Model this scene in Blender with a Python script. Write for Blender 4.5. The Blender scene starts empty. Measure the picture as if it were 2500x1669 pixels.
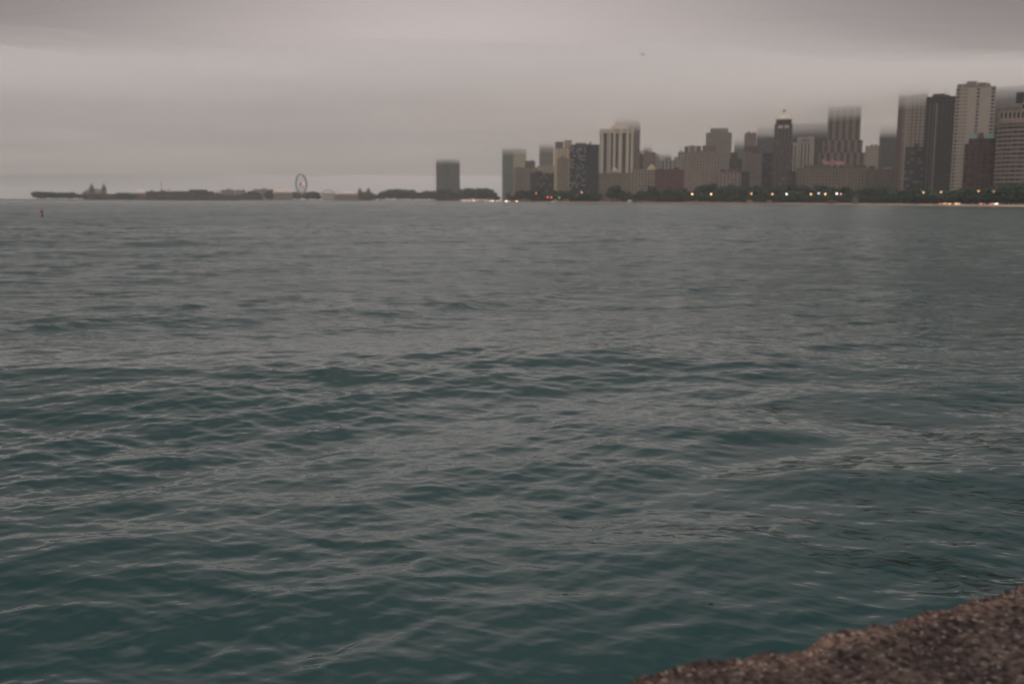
import bpy, bmesh, math, random
import numpy as np
from mathutils import Matrix, Vector, noise as mnoise

random.seed(7)
rng = np.random.default_rng(11)
C = bpy.context.scene.collection
S = bpy.context.scene
R = math.radians

# ------------------------------------------------------------------ camera
CAM_H = 3.2
FPX = 35.0 / 36.0 * 2500.0
PITCH = math.atan((834.5 - 489.4) / FPX)
ROLL = 0.0035
cam_d = bpy.data.cameras.new('camera')
cam_d.lens = 35.0; cam_d.sensor_width = 36.0
cam_d.clip_start = 0.05; cam_d.clip_end = 60000.0
cam_d.dof.use_dof = True
cam_d.dof.focus_distance = 8.0
cam_d.dof.aperture_fstop = 1.75
cam = bpy.data.objects.new('camera', cam_d)
C.objects.link(cam)
RM = Matrix.Rotation(math.pi / 2 - PITCH, 3, 'X') @ Matrix.Rotation(ROLL, 3, 'Z')
cam.matrix_world = Matrix.Translation((0, 0, CAM_H)) @ RM.to_4x4()
S.camera = cam

# ------------------------------------------------------------------ world and sun
SKY_X = 0.03
SKY_AZ = [(0, 1.0), (.14, .93), (.30, .60), (.46, .36), (1.0, .42)]
SKY_EL = [(0, .77), (.03, .83), (.06, 1.0), (.10, 1.0), (.15, .98), (.21, .72), (.28, .86), (.36, .74), (.5, .46), (.68, .50), (.85, 2.3), (1.0, 6.9)]
SKY_COL = (.57, .498, .480)
world = bpy.data.worlds.new('World'); S.world = world
world.use_nodes = True
nt = world.node_tree; nt.nodes.clear()
N = nt.nodes.new; L = nt.links.new
wout = N('ShaderNodeOutputWorld')
sky = N('ShaderNodeTexSky'); sky.sky_type = 'NISHITA'; sky.sun_disc = False
SUN_EL, SUN_AZ = R(78), R(160)
sky.sun_elevation = SUN_EL; sky.sun_rotation = SUN_AZ
desat = N('ShaderNodeHueSaturation'); desat.inputs['Saturation'].default_value = 0.15
L(sky.outputs[0], desat.inputs['Color'])
bg1 = N('ShaderNodeBackground'); bg1.inputs[1].default_value = 0.05 * 0.14
L(desat.outputs[0], bg1.inputs[0])
tc = N('ShaderNodeTexCoord')
sepn = N('ShaderNodeSeparateXYZ'); L(tc.outputs['Generated'], sepn.inputs[0])
def curve(src, pts):
    """brightness of the overcast dome as a function of one direction component"""
    r = N('ShaderNodeValToRGB'); c = r.color_ramp; c.interpolation = 'B_SPLINE'
    c.elements[0].position = pts[0][0]; c.elements[0].color = (*[pts[0][1]] * 3, 1)
    c.elements[1].position = pts[-1][0]; c.elements[1].color = (*[pts[-1][1]] * 3, 1)
    for p_, v_ in pts[1:-1]:
        q_ = c.elements.new(p_); q_.color = (v_, v_, v_, 1)
    L(src, r.inputs[0]); return r.outputs[0]
sh_ = N('ShaderNodeMath'); sh_.operation = 'ADD'; sh_.inputs[1].default_value = SKY_X; L(sepn.outputs[0], sh_.inputs[0])
ab = N('ShaderNodeMath'); ab.operation = 'ABSOLUTE'; L(sh_.outputs[0], ab.inputs[0])
f_az = curve(ab.outputs[0], SKY_AZ)
f_el = curve(sepn.outputs[2], [(p_, v_ / 8.0) for p_, v_ in SKY_EL])   # ramps hold 0..1; the factor 8 returns below
mul = N('ShaderNodeMath'); mul.operation = 'MULTIPLY'; L(f_az, mul.inputs[0]); L(f_el, mul.inputs[1])
tint = N('ShaderNodeVectorMath'); tint.operation = 'SCALE'; tint.inputs[0].default_value = [c * 8.0 for c in SKY_COL]; L(mul.outputs[0], tint.inputs['Scale'])
mp = N('ShaderNodeMapping'); mp.inputs['Scale'].default_value = (2.2, 2.2, 9.0)
L(tc.outputs['Generated'], mp.inputs[0])
nz = N('ShaderNodeTexNoise'); nz.inputs['Scale'].default_value = 1.6; nz.inputs['Detail'].default_value = 4
L(mp.outputs[0], nz.inputs['Vector'])
mr = N('ShaderNodeMapRange'); mr.inputs['From Min'].default_value = 0.3; mr.inputs['From Max'].default_value = 0.7
mr.inputs['To Min'].default_value = 0.95; mr.inputs['To Max'].default_value = 1.05
L(nz.outputs[0], mr.inputs[0])
vm = N('ShaderNodeVectorMath'); vm.operation = 'SCALE'
L(tint.outputs[0], vm.inputs[0]); L(mr.outputs[0], vm.inputs['Scale'])
bg2 = N('ShaderNodeBackground'); bg2.inputs[1].default_value = 1.0
L(vm.outputs[0], bg2.inputs[0])
add = N('ShaderNodeAddShader'); L(bg1.outputs[0], add.inputs[0]); L(bg2.outputs[0], add.inputs[1])
L(add.outputs[0], wout.inputs[0])
sun_d = bpy.data.lights.new('sun', 'SUN'); sun_d.energy = 1.5; sun_d.angle = R(30); sun_d.color = (1.0, 0.95, 0.9)
sun = bpy.data.objects.new('sun', sun_d); C.objects.link(sun)
sd = Vector((math.sin(SUN_AZ) * math.cos(SUN_EL), math.cos(SUN_AZ) * math.cos(SUN_EL), math.sin(SUN_EL)))
sun.rotation_euler = sd.to_track_quat('Z', 'Y').to_euler()
S.view_settings.view_transform = 'Standard'; S.view_settings.look = 'None'
S.view_settings.exposure = 0.0; S.view_settings.gamma = 1.0
cy = S.cycles
cy.max_bounces = 14; cy.diffuse_bounces = 2; cy.glossy_bounces = 3; cy.transmission_bounces = 2
cy.volume_bounces = 10; cy.transparent_max_bounces = 16
cy.use_denoising = True
cy.sample_clamp_indirect = 4.0
cy.caustics_reflective = False; cy.caustics_refractive = False

# ------------------------------------------------------------------ projection helpers (real positions from bearings and ranges)
HORIZ = 489.4
def bearing(px):
    """compass bearing of a point on the horizon seen at px"""
    py = HORIZ + (px - 1250) * ROLL
    v = RM @ Vector(((px - 1250) / FPX, -(py - 834.5) / FPX, -1.0))
    return math.atan2(v.x, v.y)
def at(px, dist, z=0.0):
    a = bearing(px)
    return Vector((math.sin(a) * dist, math.cos(a) * dist, z))
RMI = RM.transposed()
def proj(p):
    v = RMI @ (Vector(p) - Vector((0, 0, CAM_H)))
    return 1250 + FPX * v.x / -v.z, 834.5 - FPX * v.y / -v.z
def height(px, dist, py):
    """world z above the water of a point at this bearing and range that is seen at py"""
    lo, hi = -5.0, 700.0
    for _ in range(40):
        m = (lo + hi) / 2
        if proj(at(px, dist, m))[1] > py: lo = m
        else: hi = m
    return lo
def ray(px, py):
    return (RM @ Vector(((px - 1250) / FPX, -(py - 834.5) / FPX, -1.0))).normalized()
def lerp_list(pts, x):
    pts = sorted(pts)
    if x <= pts[0][0]: return pts[0][1]
    for (a, b), (c, d) in zip(pts, pts[1:]):
        if x <= c: return b + (d - b) * (x - a) / (c - a)
    return pts[-1][1]

# ------------------------------------------------------------------ materials
def node_mat(name):
    m = bpy.data.materials.new(name); m.use_nodes = True
    t = m.node_tree
    return m, t, t.nodes['Principled BSDF']
_cache = {}
def mat(name, col, rough=0.85, var=0.25, scale=0.15, spec=0.3, emit=None, es=0.0, metal=0.0):
    key = (name, tuple(col))
    if key in _cache: return _cache[key]
    m, t, p = node_mat(name)
    p.inputs['Roughness'].default_value = rough
    p.inputs['Specular IOR Level'].default_value = spec
    p.inputs['Metallic'].default_value = metal
    tcn = t.nodes.new('ShaderNodeTexCoord')
    n = t.nodes.new('ShaderNodeTexNoise'); n.inputs['Scale'].default_value = scale; n.inputs['Detail'].default_value = 6
    t.links.new(tcn.outputs['Object'], n.inputs['Vector'])
    mx = t.nodes.new('ShaderNodeMix'); mx.data_type = 'RGBA'
    mx.inputs[6].default_value = (*[c * (1 - var) for c in col], 1)
    mx.inputs[7].default_value = (*[min(1, c * (1 + var)) for c in col], 1)
    t.links.new(n.outputs[0], mx.inputs[0]); t.links.new(mx.outputs[2], p.inputs['Base Color'])
    if emit:
        p.inputs['Emission Color'].default_value = (*emit, 1); p.inputs['Emission Strength'].default_value = es
    _cache[key] = m
    return m
def glass_mat(name, col, curtain, frac, bw, sh):
    """window glass with some blinds drawn, a different tone in every bay and storey"""
    m, t, p = node_mat(name)
    p.inputs['Roughness'].default_value = 0.25
    p.inputs['Specular IOR Level'].default_value = 0.5
    tcn = t.nodes.new('ShaderNodeTexCoord')
    div = t.nodes.new('ShaderNodeVectorMath'); div.operation = 'DIVIDE'; div.inputs[1].default_value = (bw, bw, sh)
    fl = t.nodes.new('ShaderNodeVectorMath'); fl.operation = 'FLOOR'
    wn = t.nodes.new('ShaderNodeTexWhiteNoise'); wn.noise_dimensions = '3D'
    t.links.new(tcn.outputs['Object'], div.inputs[0]); t.links.new(div.outputs[0], fl.inputs[0]); t.links.new(fl.outputs[0], wn.inputs['Vector'])
    rmp = t.nodes.new('ShaderNodeValToRGB'); c = rmp.color_ramp; c.interpolation = 'CONSTANT'
    c.elements[0].position = 0; c.elements[0].color = (*col, 1)
    c.elements[1].position = 1 - frac; c.elements[1].color = (*curtain, 1)
    q = c.elements.new((1 - frac) * 0.55); q.color = (*[x * 1.7 for x in col], 1)
    t.links.new(wn.outputs['Value'], rmp.inputs[0]); t.links.new(rmp.outputs[0], p.inputs['Base Color'])
    return m

# ------------------------------------------------------------------ object helpers
def tag(o, label=None, cat=None, group=None, kind=None):
    if label: o['label'] = label
    if cat: o['category'] = cat
    if group: o['group'] = group
    if kind: o['kind'] = kind
    return o
def empty(name, loc, rz, label, cat, group=None):
    o = bpy.data.objects.new(name, None); C.objects.link(o)
    o.location = loc; o.rotation_euler = (0, 0, rz); o.empty_display_size = 1
    return tag(o, label, cat, group)
def link(name, bm, m, parent=None, smooth=False):
    me = bpy.data.meshes.new(name)
    bmesh.ops.recalc_face_normals(bm, faces=bm.faces)
    bm.to_mesh(me); bm.free()
    if smooth:
        for f in me.polygons: f.use_smooth = True
    for x in (m if isinstance(m, (list, tuple)) else [m]): me.materials.append(x)
    o = bpy.data.objects.new(name, me); C.objects.link(o)
    if parent: o.parent = parent
    return o
def box(bm, x0, x1, y0, y1, z0, z1, mi=0):
    v = [bm.verts.new(c) for c in ((x0,y0,z0),(x1,y0,z0),(x1,y1,z0),(x0,y1,z0),(x0,y0,z1),(x1,y0,z1),(x1,y1,z1),(x0,y1,z1))]
    for f in ((0,3,2,1),(4,5,6,7),(0,1,5,4),(1,2,6,5),(2,3,7,6),(3,0,4,7)):
        bm.faces.new([v[i] for i in f]).material_index = mi
def prism(bm, pts, z0, z1, top=1.0, c=(0, 0)):
    a = [bm.verts.new((x, y, z0)) for x, y in pts]
    b = [bm.verts.new((c[0] + (x - c[0]) * top, c[1] + (y - c[1]) * top, z1)) for x, y in pts]
    n = len(pts)
    for i in range(n):
        bm.faces.new((a[i], a[(i + 1) % n], b[(i + 1) % n], b[i]))
    bm.faces.new(a[::-1]); bm.faces.new(b)
def cone(bm, x, y, z0, z1, r0, r1, n=12):
    pts = [(x + r0 * math.cos(2 * math.pi * i / n), y + r0 * math.sin(2 * math.pi * i / n)) for i in range(n)]
    prism(bm, pts, z0, z1, max(r1 / r0, 0.001), (x, y))
def ball(bm, loc, r, seg=12, sc=(1, 1, 1)):
    g = bmesh.ops.create_uvsphere(bm, u_segments=seg, v_segments=max(6, seg // 2 + 2), radius=r)
    for v in g['verts']:
        v.co = Vector((v.co.x * sc[0], v.co.y * sc[1], v.co.z * sc[2])) + Vector(loc)
def bar(bm, a, b, r, n=6):
    a, b = Vector(a), Vector(b); d = b - a
    q = d.to_track_quat('Z', 'Y')
    ra = [bm.verts.new(a + q @ Vector((r * math.cos(2*math.pi*i/n), r * math.sin(2*math.pi*i/n), 0))) for i in range(n)]
    rb = [bm.verts.new(b + q @ Vector((r * math.cos(2*math.pi*i/n), r * math.sin(2*math.pi*i/n), 0))) for i in range(n)]
    for i in range(n): bm.faces.new((ra[i], ra[(i+1)%n], rb[(i+1)%n], rb[i]))
    bm.faces.new(ra[::-1]); bm.faces.new(rb)
def lettering(name, text, size, m, parent, loc, width=None, depth=0.3):
    cu = bpy.data.curves.new(name, 'FONT'); cu.body = text; cu.size = size; cu.extrude = depth; cu.align_x = 'CENTER'
    cu.offset = size * 0.02
    tmp = bpy.data.objects.new(name + '_tmp', cu); C.objects.link(tmp)
    me = bpy.data.meshes.new_from_object(tmp)
    bpy.data.objects.remove(tmp); bpy.data.curves.remove(cu)
    xs = [v.co.x for v in me.vertices]
    k = (width / (max(xs) - min(xs))) if width else 1.0
    for v in me.vertices: v.co = Vector((v.co.x * k, -v.co.z, v.co.y))
    me.materials.clear(); me.materials.append(m); me.name = name
    o = bpy.data.objects.new(name, me); C.objects.link(o)
    o.parent = parent; o.location = loc
    return o

# ------------------------------------------------------------------ the lake
def make_waves():
    w = []
    bands = [(9.0, 15.0, 8, 0.030, 0.22), (3.5, 9.0, 22, 0.034, 0.50), (1.2, 3.2, 44, 0.046, 0.70), (0.45, 1.2, 60, 0.050, 0.65), (0.18, 0.45, 90, 0.049, 0.65), (0.08, 0.18, 46, 0.026, 0.8)]
    for l0, l1, n, s, sp in bands:
        per = s * math.sqrt(2.0 / n)
        for i in range(n):
            lam = l0 * (l1 / l0) ** ((i + rng.random()) / n)
            k = 2 * math.pi / lam
            th = -math.pi / 2 + 0.30 + rng.normal() * sp
            w.append((k * math.cos(th), k * math.sin(th), per / k * (0.6 + 0.8 * rng.random()), rng.random() * 2 * math.pi, lam))
    return w
WAVES = make_waves()
def patch(X, Y):
    return np.clip(1.0 + 0.25 * np.sin(X * 0.31 + Y * 0.13 + 1.2 * np.sin(Y * 0.17)) + 0.22 * np.sin(Y * 0.37 - X * 0.19 + 1.4 * np.sin(X * 0.11 + 2.0)) + 0.22 * np.sin(X * 0.9 - Y * 0.55 + 1.1), 0.55, 1.5)
def wave_eval(X, Y, spacing):
    """sum of trochoidal waves; on a polar grid, waves too short for the mesh spacing are skipped row by row"""
    X = X.astype(np.float32); Y = Y.astype(np.float32); spacing = spacing.astype(np.float32)
    Z = np.zeros_like(X); DX = np.zeros_like(X); DY = np.zeros_like(X)
    P = patch(X, Y).astype(np.float32)
    rowmin = spacing.min(axis=1) if X.ndim == 2 else None
    for kx, ky, a, ph, lam in WAVES:
        lim = lam / (0.7 * 2.2)
        if rowmin is not None:
            idx = np.nonzero(rowmin < lim)[0]
            if len(idx) == 0: continue
            sl = slice(idx[0], idx[-1] + 1)
        else: sl = slice(None)
        wgt = np.clip(lam / (2.2 * spacing[sl]) - 0.7, 0, 1)
        if lam < 2.0: wgt = wgt * P[sl]
        t = np.float32(kx) * X[sl] + np.float32(ky) * Y[sl] + np.float32(ph)
        A = np.float32(a) * wgt
        Z[sl] += A * np.cos(t)
        k = math.hypot(kx, ky)
        q = A * np.sin(t) * np.float32(0.85 if lam > 0.45 else 0.4)
        DX[sl] -= np.float32(kx / k) * q; DY[sl] -= np.float32(ky / k) * q
    return DX, DY, Z
def build_water():
    rs = [0.6]
    while rs[-1] < 22000:
        r = rs[-1]
        rs.append(r + (max(0.0125, min(r * r / 3183.0 * 0.6, 0.26 if r < 130 else (0.55 if r < 260 else (1.3 if r < 620 else 2.4)))) if r < 1700 else r * 0.09))
    rs = np.array(rs, dtype=np.float64)
    fine = np.arange(-33, 33.001, 0.06)
    th = np.radians(np.concatenate([fine, np.arange(36, 325, 3.0)]))
    nr, na = len(rs), len(th)
    Rr, T = np.meshgrid(rs, th, indexing='ij')
    dr = np.gradient(rs)[:, None] * np.ones((1, na))
    da = np.empty(na); da[:len(fine)] = R(0.06); da[len(fine):] = R(3.0)
    sp = np.maximum(dr, Rr * da[None, :])
    X = Rr * np.sin(T); Y = Rr * np.cos(T)
    DX, DY, Z = wave_eval(X, Y, sp)
    fade = np.clip((1700 - Rr) / 900.0, 0, 1)
    X2 = X + DX * fade; Y2 = Y + DY * fade; Z2 = Z * fade
    co = np.stack([X2, Y2, Z2], -1).reshape(-1, 3)
    i = np.arange(nr - 1)[:, None] * na; j = np.arange(na)[None, :]; j2 = (j + 1) % na
    q = np.stack([i + j, i + na + j, i + na + j2, i + j2], -1).reshape(-1, 4)[:, ::-1]
    me = bpy.data.meshes.new('water')
    me.vertices.add(len(co)); me.vertices.foreach_set('co', co.astype(np.float32).ravel())
    nf = len(q)
    me.loops.add(nf * 4); me.loops.foreach_set('vertex_index', q.astype(np.int32).ravel())
    me.polygons.add(nf); me.polygons.foreach_set('loop_start', (np.arange(nf) * 4).astype(np.int32))
    me.polygons.foreach_set('use_smooth', np.ones(nf, dtype=bool))
    at_ = me.attributes.new('unresolved', 'FLOAT', 'POINT')
    at_.data.foreach_set('value', np.clip((sp - 0.03) / 0.35, 0, 1).astype(np.float32).ravel())
    me.update(calc_edges=True)
    m, t, p = node_mat('lake_water')
    p.inputs['Base Color'].default_value = (0.0088, 0.031, 0.032, 1)
    p.inputs['Roughness'].default_value = 0.06
    p.inputs['IOR'].default_value = 1.333
    tcn = t.nodes.new('ShaderNodeTexCoord')
    att = t.nodes.new('ShaderNodeAttribute'); att.attribute_name = 'unresolved'
    ms = []
    for sc, st, det in ((0.5, 0.20, 4.0), (2.2, 0.055, 3.0)):
        mpn = t.nodes.new('ShaderNodeMapping'); mpn.inputs['Scale'].default_value = (0.55 * sc, 1.0 * sc, 1); mpn.inputs['Rotation'].default_value = (0, 0, 0.22)
        t.links.new(tcn.outputs['Object'], mpn.inputs[0])
        n = t.nodes.new('ShaderNodeTexNoise'); n.inputs['Scale'].default_value = 1.0; n.inputs['Detail'].default_value = det; n.inputs['Roughness'].default_value = 0.55
        n.inputs['Distortion'].default_value = 0.4
        t.links.new(mpn.outputs[0], n.inputs['Vector'])
        mu = t.nodes.new('ShaderNodeMath'); mu.operation = 'MULTIPLY'; mu.inputs[1].default_value = st * 4
        t.links.new(n.outputs[0], mu.inputs[0]); ms.append(mu)
    ad = t.nodes.new('ShaderNodeMath'); ad.operation = 'ADD'
    t.links.new(ms[0].outputs[0], ad.inputs[0]); t.links.new(ms[1].outputs[0], ad.inputs[1])
    b = t.nodes.new('ShaderNodeBump'); b.inputs['Distance'].default_value = 1.0
    t.links.new(ad.outputs[0], b.inputs['Height'])
    st = t.nodes.new('ShaderNodeMapRange'); st.inputs['To Min'].default_value = 0.03; st.inputs['To Max'].default_value = 1.0
    t.links.new(att.outputs['Fac'], st.inputs[0]); t.links.new(st.outputs[0], b.inputs['Strength'])
    t.links.new(b.outputs[0], p.inputs['Normal'])
    rg = t.nodes.new('ShaderNodeMapRange'); rg.inputs['To Min'].default_value = 0.05; rg.inputs['To Max'].default_value = 0.20
    t.links.new(att.outputs['Fac'], rg.inputs[0]); t.links.new(rg.outputs[0], p.inputs['Roughness'])
    me.materials.append(m)
    o = bpy.data.objects.new('water', me); C.objects.link(o)
    tag(o, kind='structure')
build_water()

# ------------------------------------------------------------------ land
SHORE = [(-300, 2900), (60, 2880), (400, 2900), (600, 3000), (850, 3050), (1000, 3000), (1120, 2850), (1200, 2400), (1250, 1900), (1290, 1660), (1400, 1500), (1600, 1430),
         (1820, 1380), (2000, 1220), (2140, 1120), (2300, 920), (2500, 820), (2800, 760)]
def shore(px): return lerp_list(SHORE, px)
GZ = 1.5
def strip(name, px0, px1, offs, m, step=12):
    bm = bmesh.new(); rows = []
    px = px0
    while px <= px1:
        d = shore(px); jit = 3.5 * mnoise.noise((px * 0.02, 3.1, 0))
        rows.append([bm.verts.new(at(px, d + o + (jit if k == 0 else 0), z)) for k, (o, z) in enumerate(offs)])
        px += step
    for a, b in zip(rows, rows[1:]):
        for k in range(len(offs) - 1):
            bm.faces.new((a[k], b[k], b[k + 1], a[k + 1]))
    return tag(link(name, bm, m, smooth=True), kind='structure')
sand = mat('sand', (0.30, 0.215, 0.155), 0.95, 0.2, 0.05)
grass_m = mat('park_grass', (0.045, 0.065, 0.03), 0.95, 0.3, 0.03)
asph = mat('asphalt', (0.05, 0.05, 0.052), 0.8, 0.15, 0.1)
stone_dark = mat('quay_stone', (0.075, 0.068, 0.065), 0.9, 0.3, 0.2)
strip('beach', 576, 2796, [(-14, -0.5), (0, 0.05), (26, 0.95), (34, 1.3)], sand)
strip('ground', -300, 2796, [(30, 0.9), (42, GZ), (260, GZ), (1600, GZ)], grass_m)
strip('road', 1080, 2796, [(46, GZ + 0.05), (58, GZ + 0.05)], asph)
strip('quay', 60, 588, [(-2, -0.6), (-1.5, 1.7), (34, 1.75)], stone_dark)

# ------------------------------------------------------------------ buildings
def facade(bw, bg, cx, W, D, z0, z1, nb, nd, ns, pf, sf, proud, y0=None, solid=(), ends=0.0):
    """cladding lattice (bw) over a glazed core (bg); front face at y = y0, which looks to -y"""
    ya = -D / 2 if y0 is None else y0
    yb = ya + D
    xa, xb = cx - W / 2, cx + W / 2
    box(bg, xa + proud, xb - proud, ya + proud, yb - proud, z0, z1 - 0.05)
    H = z1 - z0; sh = H / ns
    if sf > 0:
        for k in range(ns + 1):
            a = max(z0 + 0.01, z0 + k * sh - sf * sh / 2); b = min(z1, z0 + k * sh + sf * sh / 2)
            if b > a: box(bw, xa + 0.06, xb - 0.06, ya + 0.06, yb - 0.06, a, b)
    else:
        box(bw, xa + 0.06, xb - 0.06, ya + 0.06, yb - 0.06, z1 - min(sh, 3.5), z1)
    if pf > 0:
        for n, a, b, front in ((nb, xa, xb, True), (nd, ya, yb, False)):
            p = (b - a) / n; w = p * pf
            for k in range(n + 1):
                u0 = max(a, a + k * p - w / 2); u1 = min(b, a + k * p + w / 2)
                if ends and k in (0, n):
                    u0, u1 = (a, a + ends) if k == 0 else (b - ends, b)
                if front:
                    box(bw, u0, u1, ya, ya + proud + 0.1, z0, z1 + 0.02); box(bw, u0, u1, yb - proud - 0.1, yb, z0, z1 + 0.02)
                elif 0 < k < n:
                    box(bw, xa, xa + proud + 0.1, u0, u1, z0, z1 + 0.02); box(bw, xb - proud - 0.1, xb, u0, u1, z0, z1 + 0.02)
    for s0, s1 in solid:
        box(bw, xa + W * s0, xa + W * s1, ya - 0.12, ya + proud + 0.2, z0, z1 + 0.03)

def building(name, label, dist, tiers, wall, glass=(0.02, 0.022, 0.026), curtain=(0.16, 0.15, 0.13), frac=0.15, storey=3.6, bay=3.4, pf=0.35, sf=0.35,
             proud=0.5, k=0.8, yaw=0.0, roof=None, pent=(), solid=(), rough=0.85, cat='building', ends=0.0, cornice=0.0, group=None):
    """tiers: (px0, px1, py_top) from the ground up, each measured where it stands; pent: (px0, px1, py_top) on the roof"""
    x0 = min(t[0] for t in tiers[:1]); x1 = max(t[1] for t in tiers[:1])
    pc = (x0 + x1) / 2
    az = bearing(pc)
    root = empty(name, at(pc, dist, GZ), -az + yaw, label, cat, group)
    kk = (1.38 if max(wall) > .25 else 1.25) if max(wall) > .17 else 1.0
    wall = (wall[0] * kk, wall[1] * 1.02 * kk, wall[2] * .96 * kk)
    wm = mat(name + '_wall', wall, rough, 0.16, 0.06)
    gm = glass_mat(name + '_glass', glass, curtain, frac, bay, storey)
    bw, bg = bmesh.new(), bmesh.new()
    zb = 0.0; info = []
    front = None
    ca, sa = math.cos(yaw), abs(math.sin(yaw))
    W0 = None
    for i, (a, b, yt) in enumerate(tiers):
        span = 2 * dist * math.tan((bearing(b) - bearing(a)) / 2)
        off = dist * math.tan(bearing((a + b) / 2) - az)
        W = span / (ca + k * sa); D = max(6.0, k * W)
        if i == 0: W0 = W; front = -D / 2
        zt = height((a + b) / 2, dist, yt) - GZ
        H = zt - zb
        ns = max(1, round(H / storey)); nb = max(2, round(W / bay)); nd = max(2, round(D / bay))
        yy = front + (0.8 * i)
        facade(bw, bg, off, W, D, zb, zt, nb, nd, ns, pf, sf, proud, yy, solid if i == 0 else (), ends)
        if cornice and i < 5:
            box(bw, off - W / 2 - cornice, off + W / 2 + cornice, yy - cornice, yy + D + cornice, zt - 1.4, zt + 0.3)
        info.append((off, W, D, zb, zt, yy)); zb = zt + 0.02
    link('wall', bw, wm, root); link('glazing', bg, gm, root)
    off, W, D, _, zt, yy = info[-1]
    br = bmesh.new()
    box(br, off - W / 2 + 0.3, off + W / 2 - 0.3, yy + 0.3, yy + D - 0.3, zt + 0.04, zt + 0.9)
    link('roof', br, mat(name + '_roof', roof or [c * 0.6 for c in wall], 0.9), root)
    ru = random.Random(len(label) * 7 + round(pc))
    if zt < 125 and W > 12:
        for q_ in range(ru.randint(2, 4)):
            bu = bmesh.new(); ux = off + W * ru.uniform(-.4, .3); uw = W * ru.uniform(.05, .16); uh = ru.uniform(1.6, 4.2)
            box(bu, ux, ux + uw, yy + D * .3, yy + D * .3 + min(6, D * .4), zt + .92, zt + .9 + uh)
            if ru.random() < .35: cone(bu, ux + uw / 2, yy + D * .4, zt + .9 + uh, zt + .9 + uh + ru.uniform(4, 8), .18, .08, 6)
            link('roof_unit', bu, mat(name + '_unit', [c * .55 + .03 for c in wall], .9), root)
    for a, b, yt, *colr in pent:
        bp = bmesh.new()
        span = 2 * dist * math.tan((bearing(b) - bearing(a)) / 2); o2 = dist * math.tan(bearing((a + b) / 2) - az)
        z2 = height((a + b) / 2, dist, yt) - GZ
        base = max([q[4] for q in info if abs(o2 - q[0]) < q[1] / 2 + 0.1] or [info[0][4]])
        base = zt if abs(o2 - off) < W / 2 else base
        if z2 > base + 1:
            box(bp, o2 - span / 2, o2 + span / 2, yy + 2.0, yy + 2.0 + min(D - 4, max(4, span * 0.8)), base + 0.05, z2)
            link('penthouse', bp, mat(name + '_penthouse' + str(len(colr)), colr[0] if colr else [c * 0.75 for c in wall], 0.9), root)
        else: bp.free()
    return root, info
B = building
pink = (0.27, 0.205, 0.185); buff = (0.30, 0.24, 0.195); brick = (0.155, 0.085, 0.08)
LIM = 'limestone'
# ---- far left group of the downtown
def prism_tower(name, label, dist, px0, px1, py, wallc, glassc, shape, storey=3.5, sfrac=0.25):
    pc = (px0 + px1) / 2; az = bearing(pc)
    root = empty(name, at(pc, dist, GZ), -az, label, 'tower')
    W = 2 * dist * math.tan((bearing(px1) - bearing(px0)) / 2)
    H = height(pc, dist, py) - GZ
    pts = [(x * W / 2, y * W / 2) for x, y in shape]
    bg = bmesh.new(); prism(bg, [(x * 0.985, y * 0.985) for x, y in pts], 0, H)
    bw = bmesh.new(); ns = round(H / storey)
    for i in range(ns + 1):
        z = i * H / ns; prism(bw, pts, z + 0.02, min(z + storey * sfrac, H + 0.5))
    n = len(pts)
    for i in range(0, n, 2):
        x, y = pts[i]; cone(bw, x * 0.99, y * 0.99, 0, H, 0.35, 0.35, 6)
    link('wall', bw, mat(name + '_wall', wallc, 0.6), root)
    link('glazing', bg, glass_mat(name + '_glass', glassc, [c * 3 for c in glassc], 0.2, 4, storey), root)
    br = bmesh.new(); prism(br, [(x * 0.4, y * 0.4) for x, y in pts], H + 0.5, H + 9); link('roof', br, mat(name + '_roof', wallc), root)
    return root, W, H
tref = []
for i in range(48):
    a = 2 * math.pi * i / 48
    r = 0.86 + 0.14 * math.cos(3 * (a + math.pi / 2))
    tref.append((r * math.cos(a) * 1.08, r * math.sin(a)))
prism_tower('apartment_tower', 'lone dark curved tower on the point, its top lost in the cloud', 3650, 1065, 1123, 353, (0.055, 0.05, 0.048), (0.02, 0.02, 0.024), tref)

B('glass_tower', 'pale grey-green glass tower at the end of the downtown row', 2900, [(1226, 1253, 338)], (0.17, 0.19, 0.18), (0.07, 0.085, 0.085), (0.2, 0.2, 0.19), .2, sf=.25, pf=.3, cat='tower')
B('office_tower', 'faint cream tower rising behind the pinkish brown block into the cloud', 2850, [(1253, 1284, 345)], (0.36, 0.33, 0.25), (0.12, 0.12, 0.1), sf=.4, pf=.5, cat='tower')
B('office_tower', 'small dark grey block showing above the pinkish brown block', 2500, [(1282, 1306, 394)], (0.11, 0.11, 0.11), sf=.3, pf=.4)
B('apartment_block', 'pinkish brown block with pale stripes beside the low dark box', 2250, [(1254, 1317, 411)], (0.22, 0.165, 0.145), frac=.2, pf=.55, sf=.35, bay=5, solid=((0, .07), (.72, .78), (.86, 1.0)))
B('office_tower', 'grey brown tower behind the low dark box, top in the cloud', 2650, [(1316, 1350, 343)], (0.20, 0.175, 0.16), (0.06, 0.055, 0.055), pf=.5, sf=.3, cat='tower')
B('apartment_block', 'cream block peeping over the roof of the low dark box', 2150, [(1312, 1353, 406)], (0.33, 0.28, 0.22), pf=.5, sf=.5)
B('office_block', 'low dark grey box with thin horizontal lines above the trees', 1960, [(1295, 1353, 424)], (0.05, 0.05, 0.055), (0.02, 0.022, 0.028), sf=.18, pf=.12, bay=6, frac=.08)
B('apartment_tower', 'cream tower with grey cap left of the dotted glass tower', 1900, [(1352, 1391, 364)], (0.42, 0.33, 0.25), pf=.7, sf=.5, bay=6, pent=((1354, 1374, 347, (0.15, 0.15, 0.155)), (1376, 1394, 343, (0.38, 0.34, 0.25))), solid=((0, .25), (.8, 1)), cat='tower')
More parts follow.
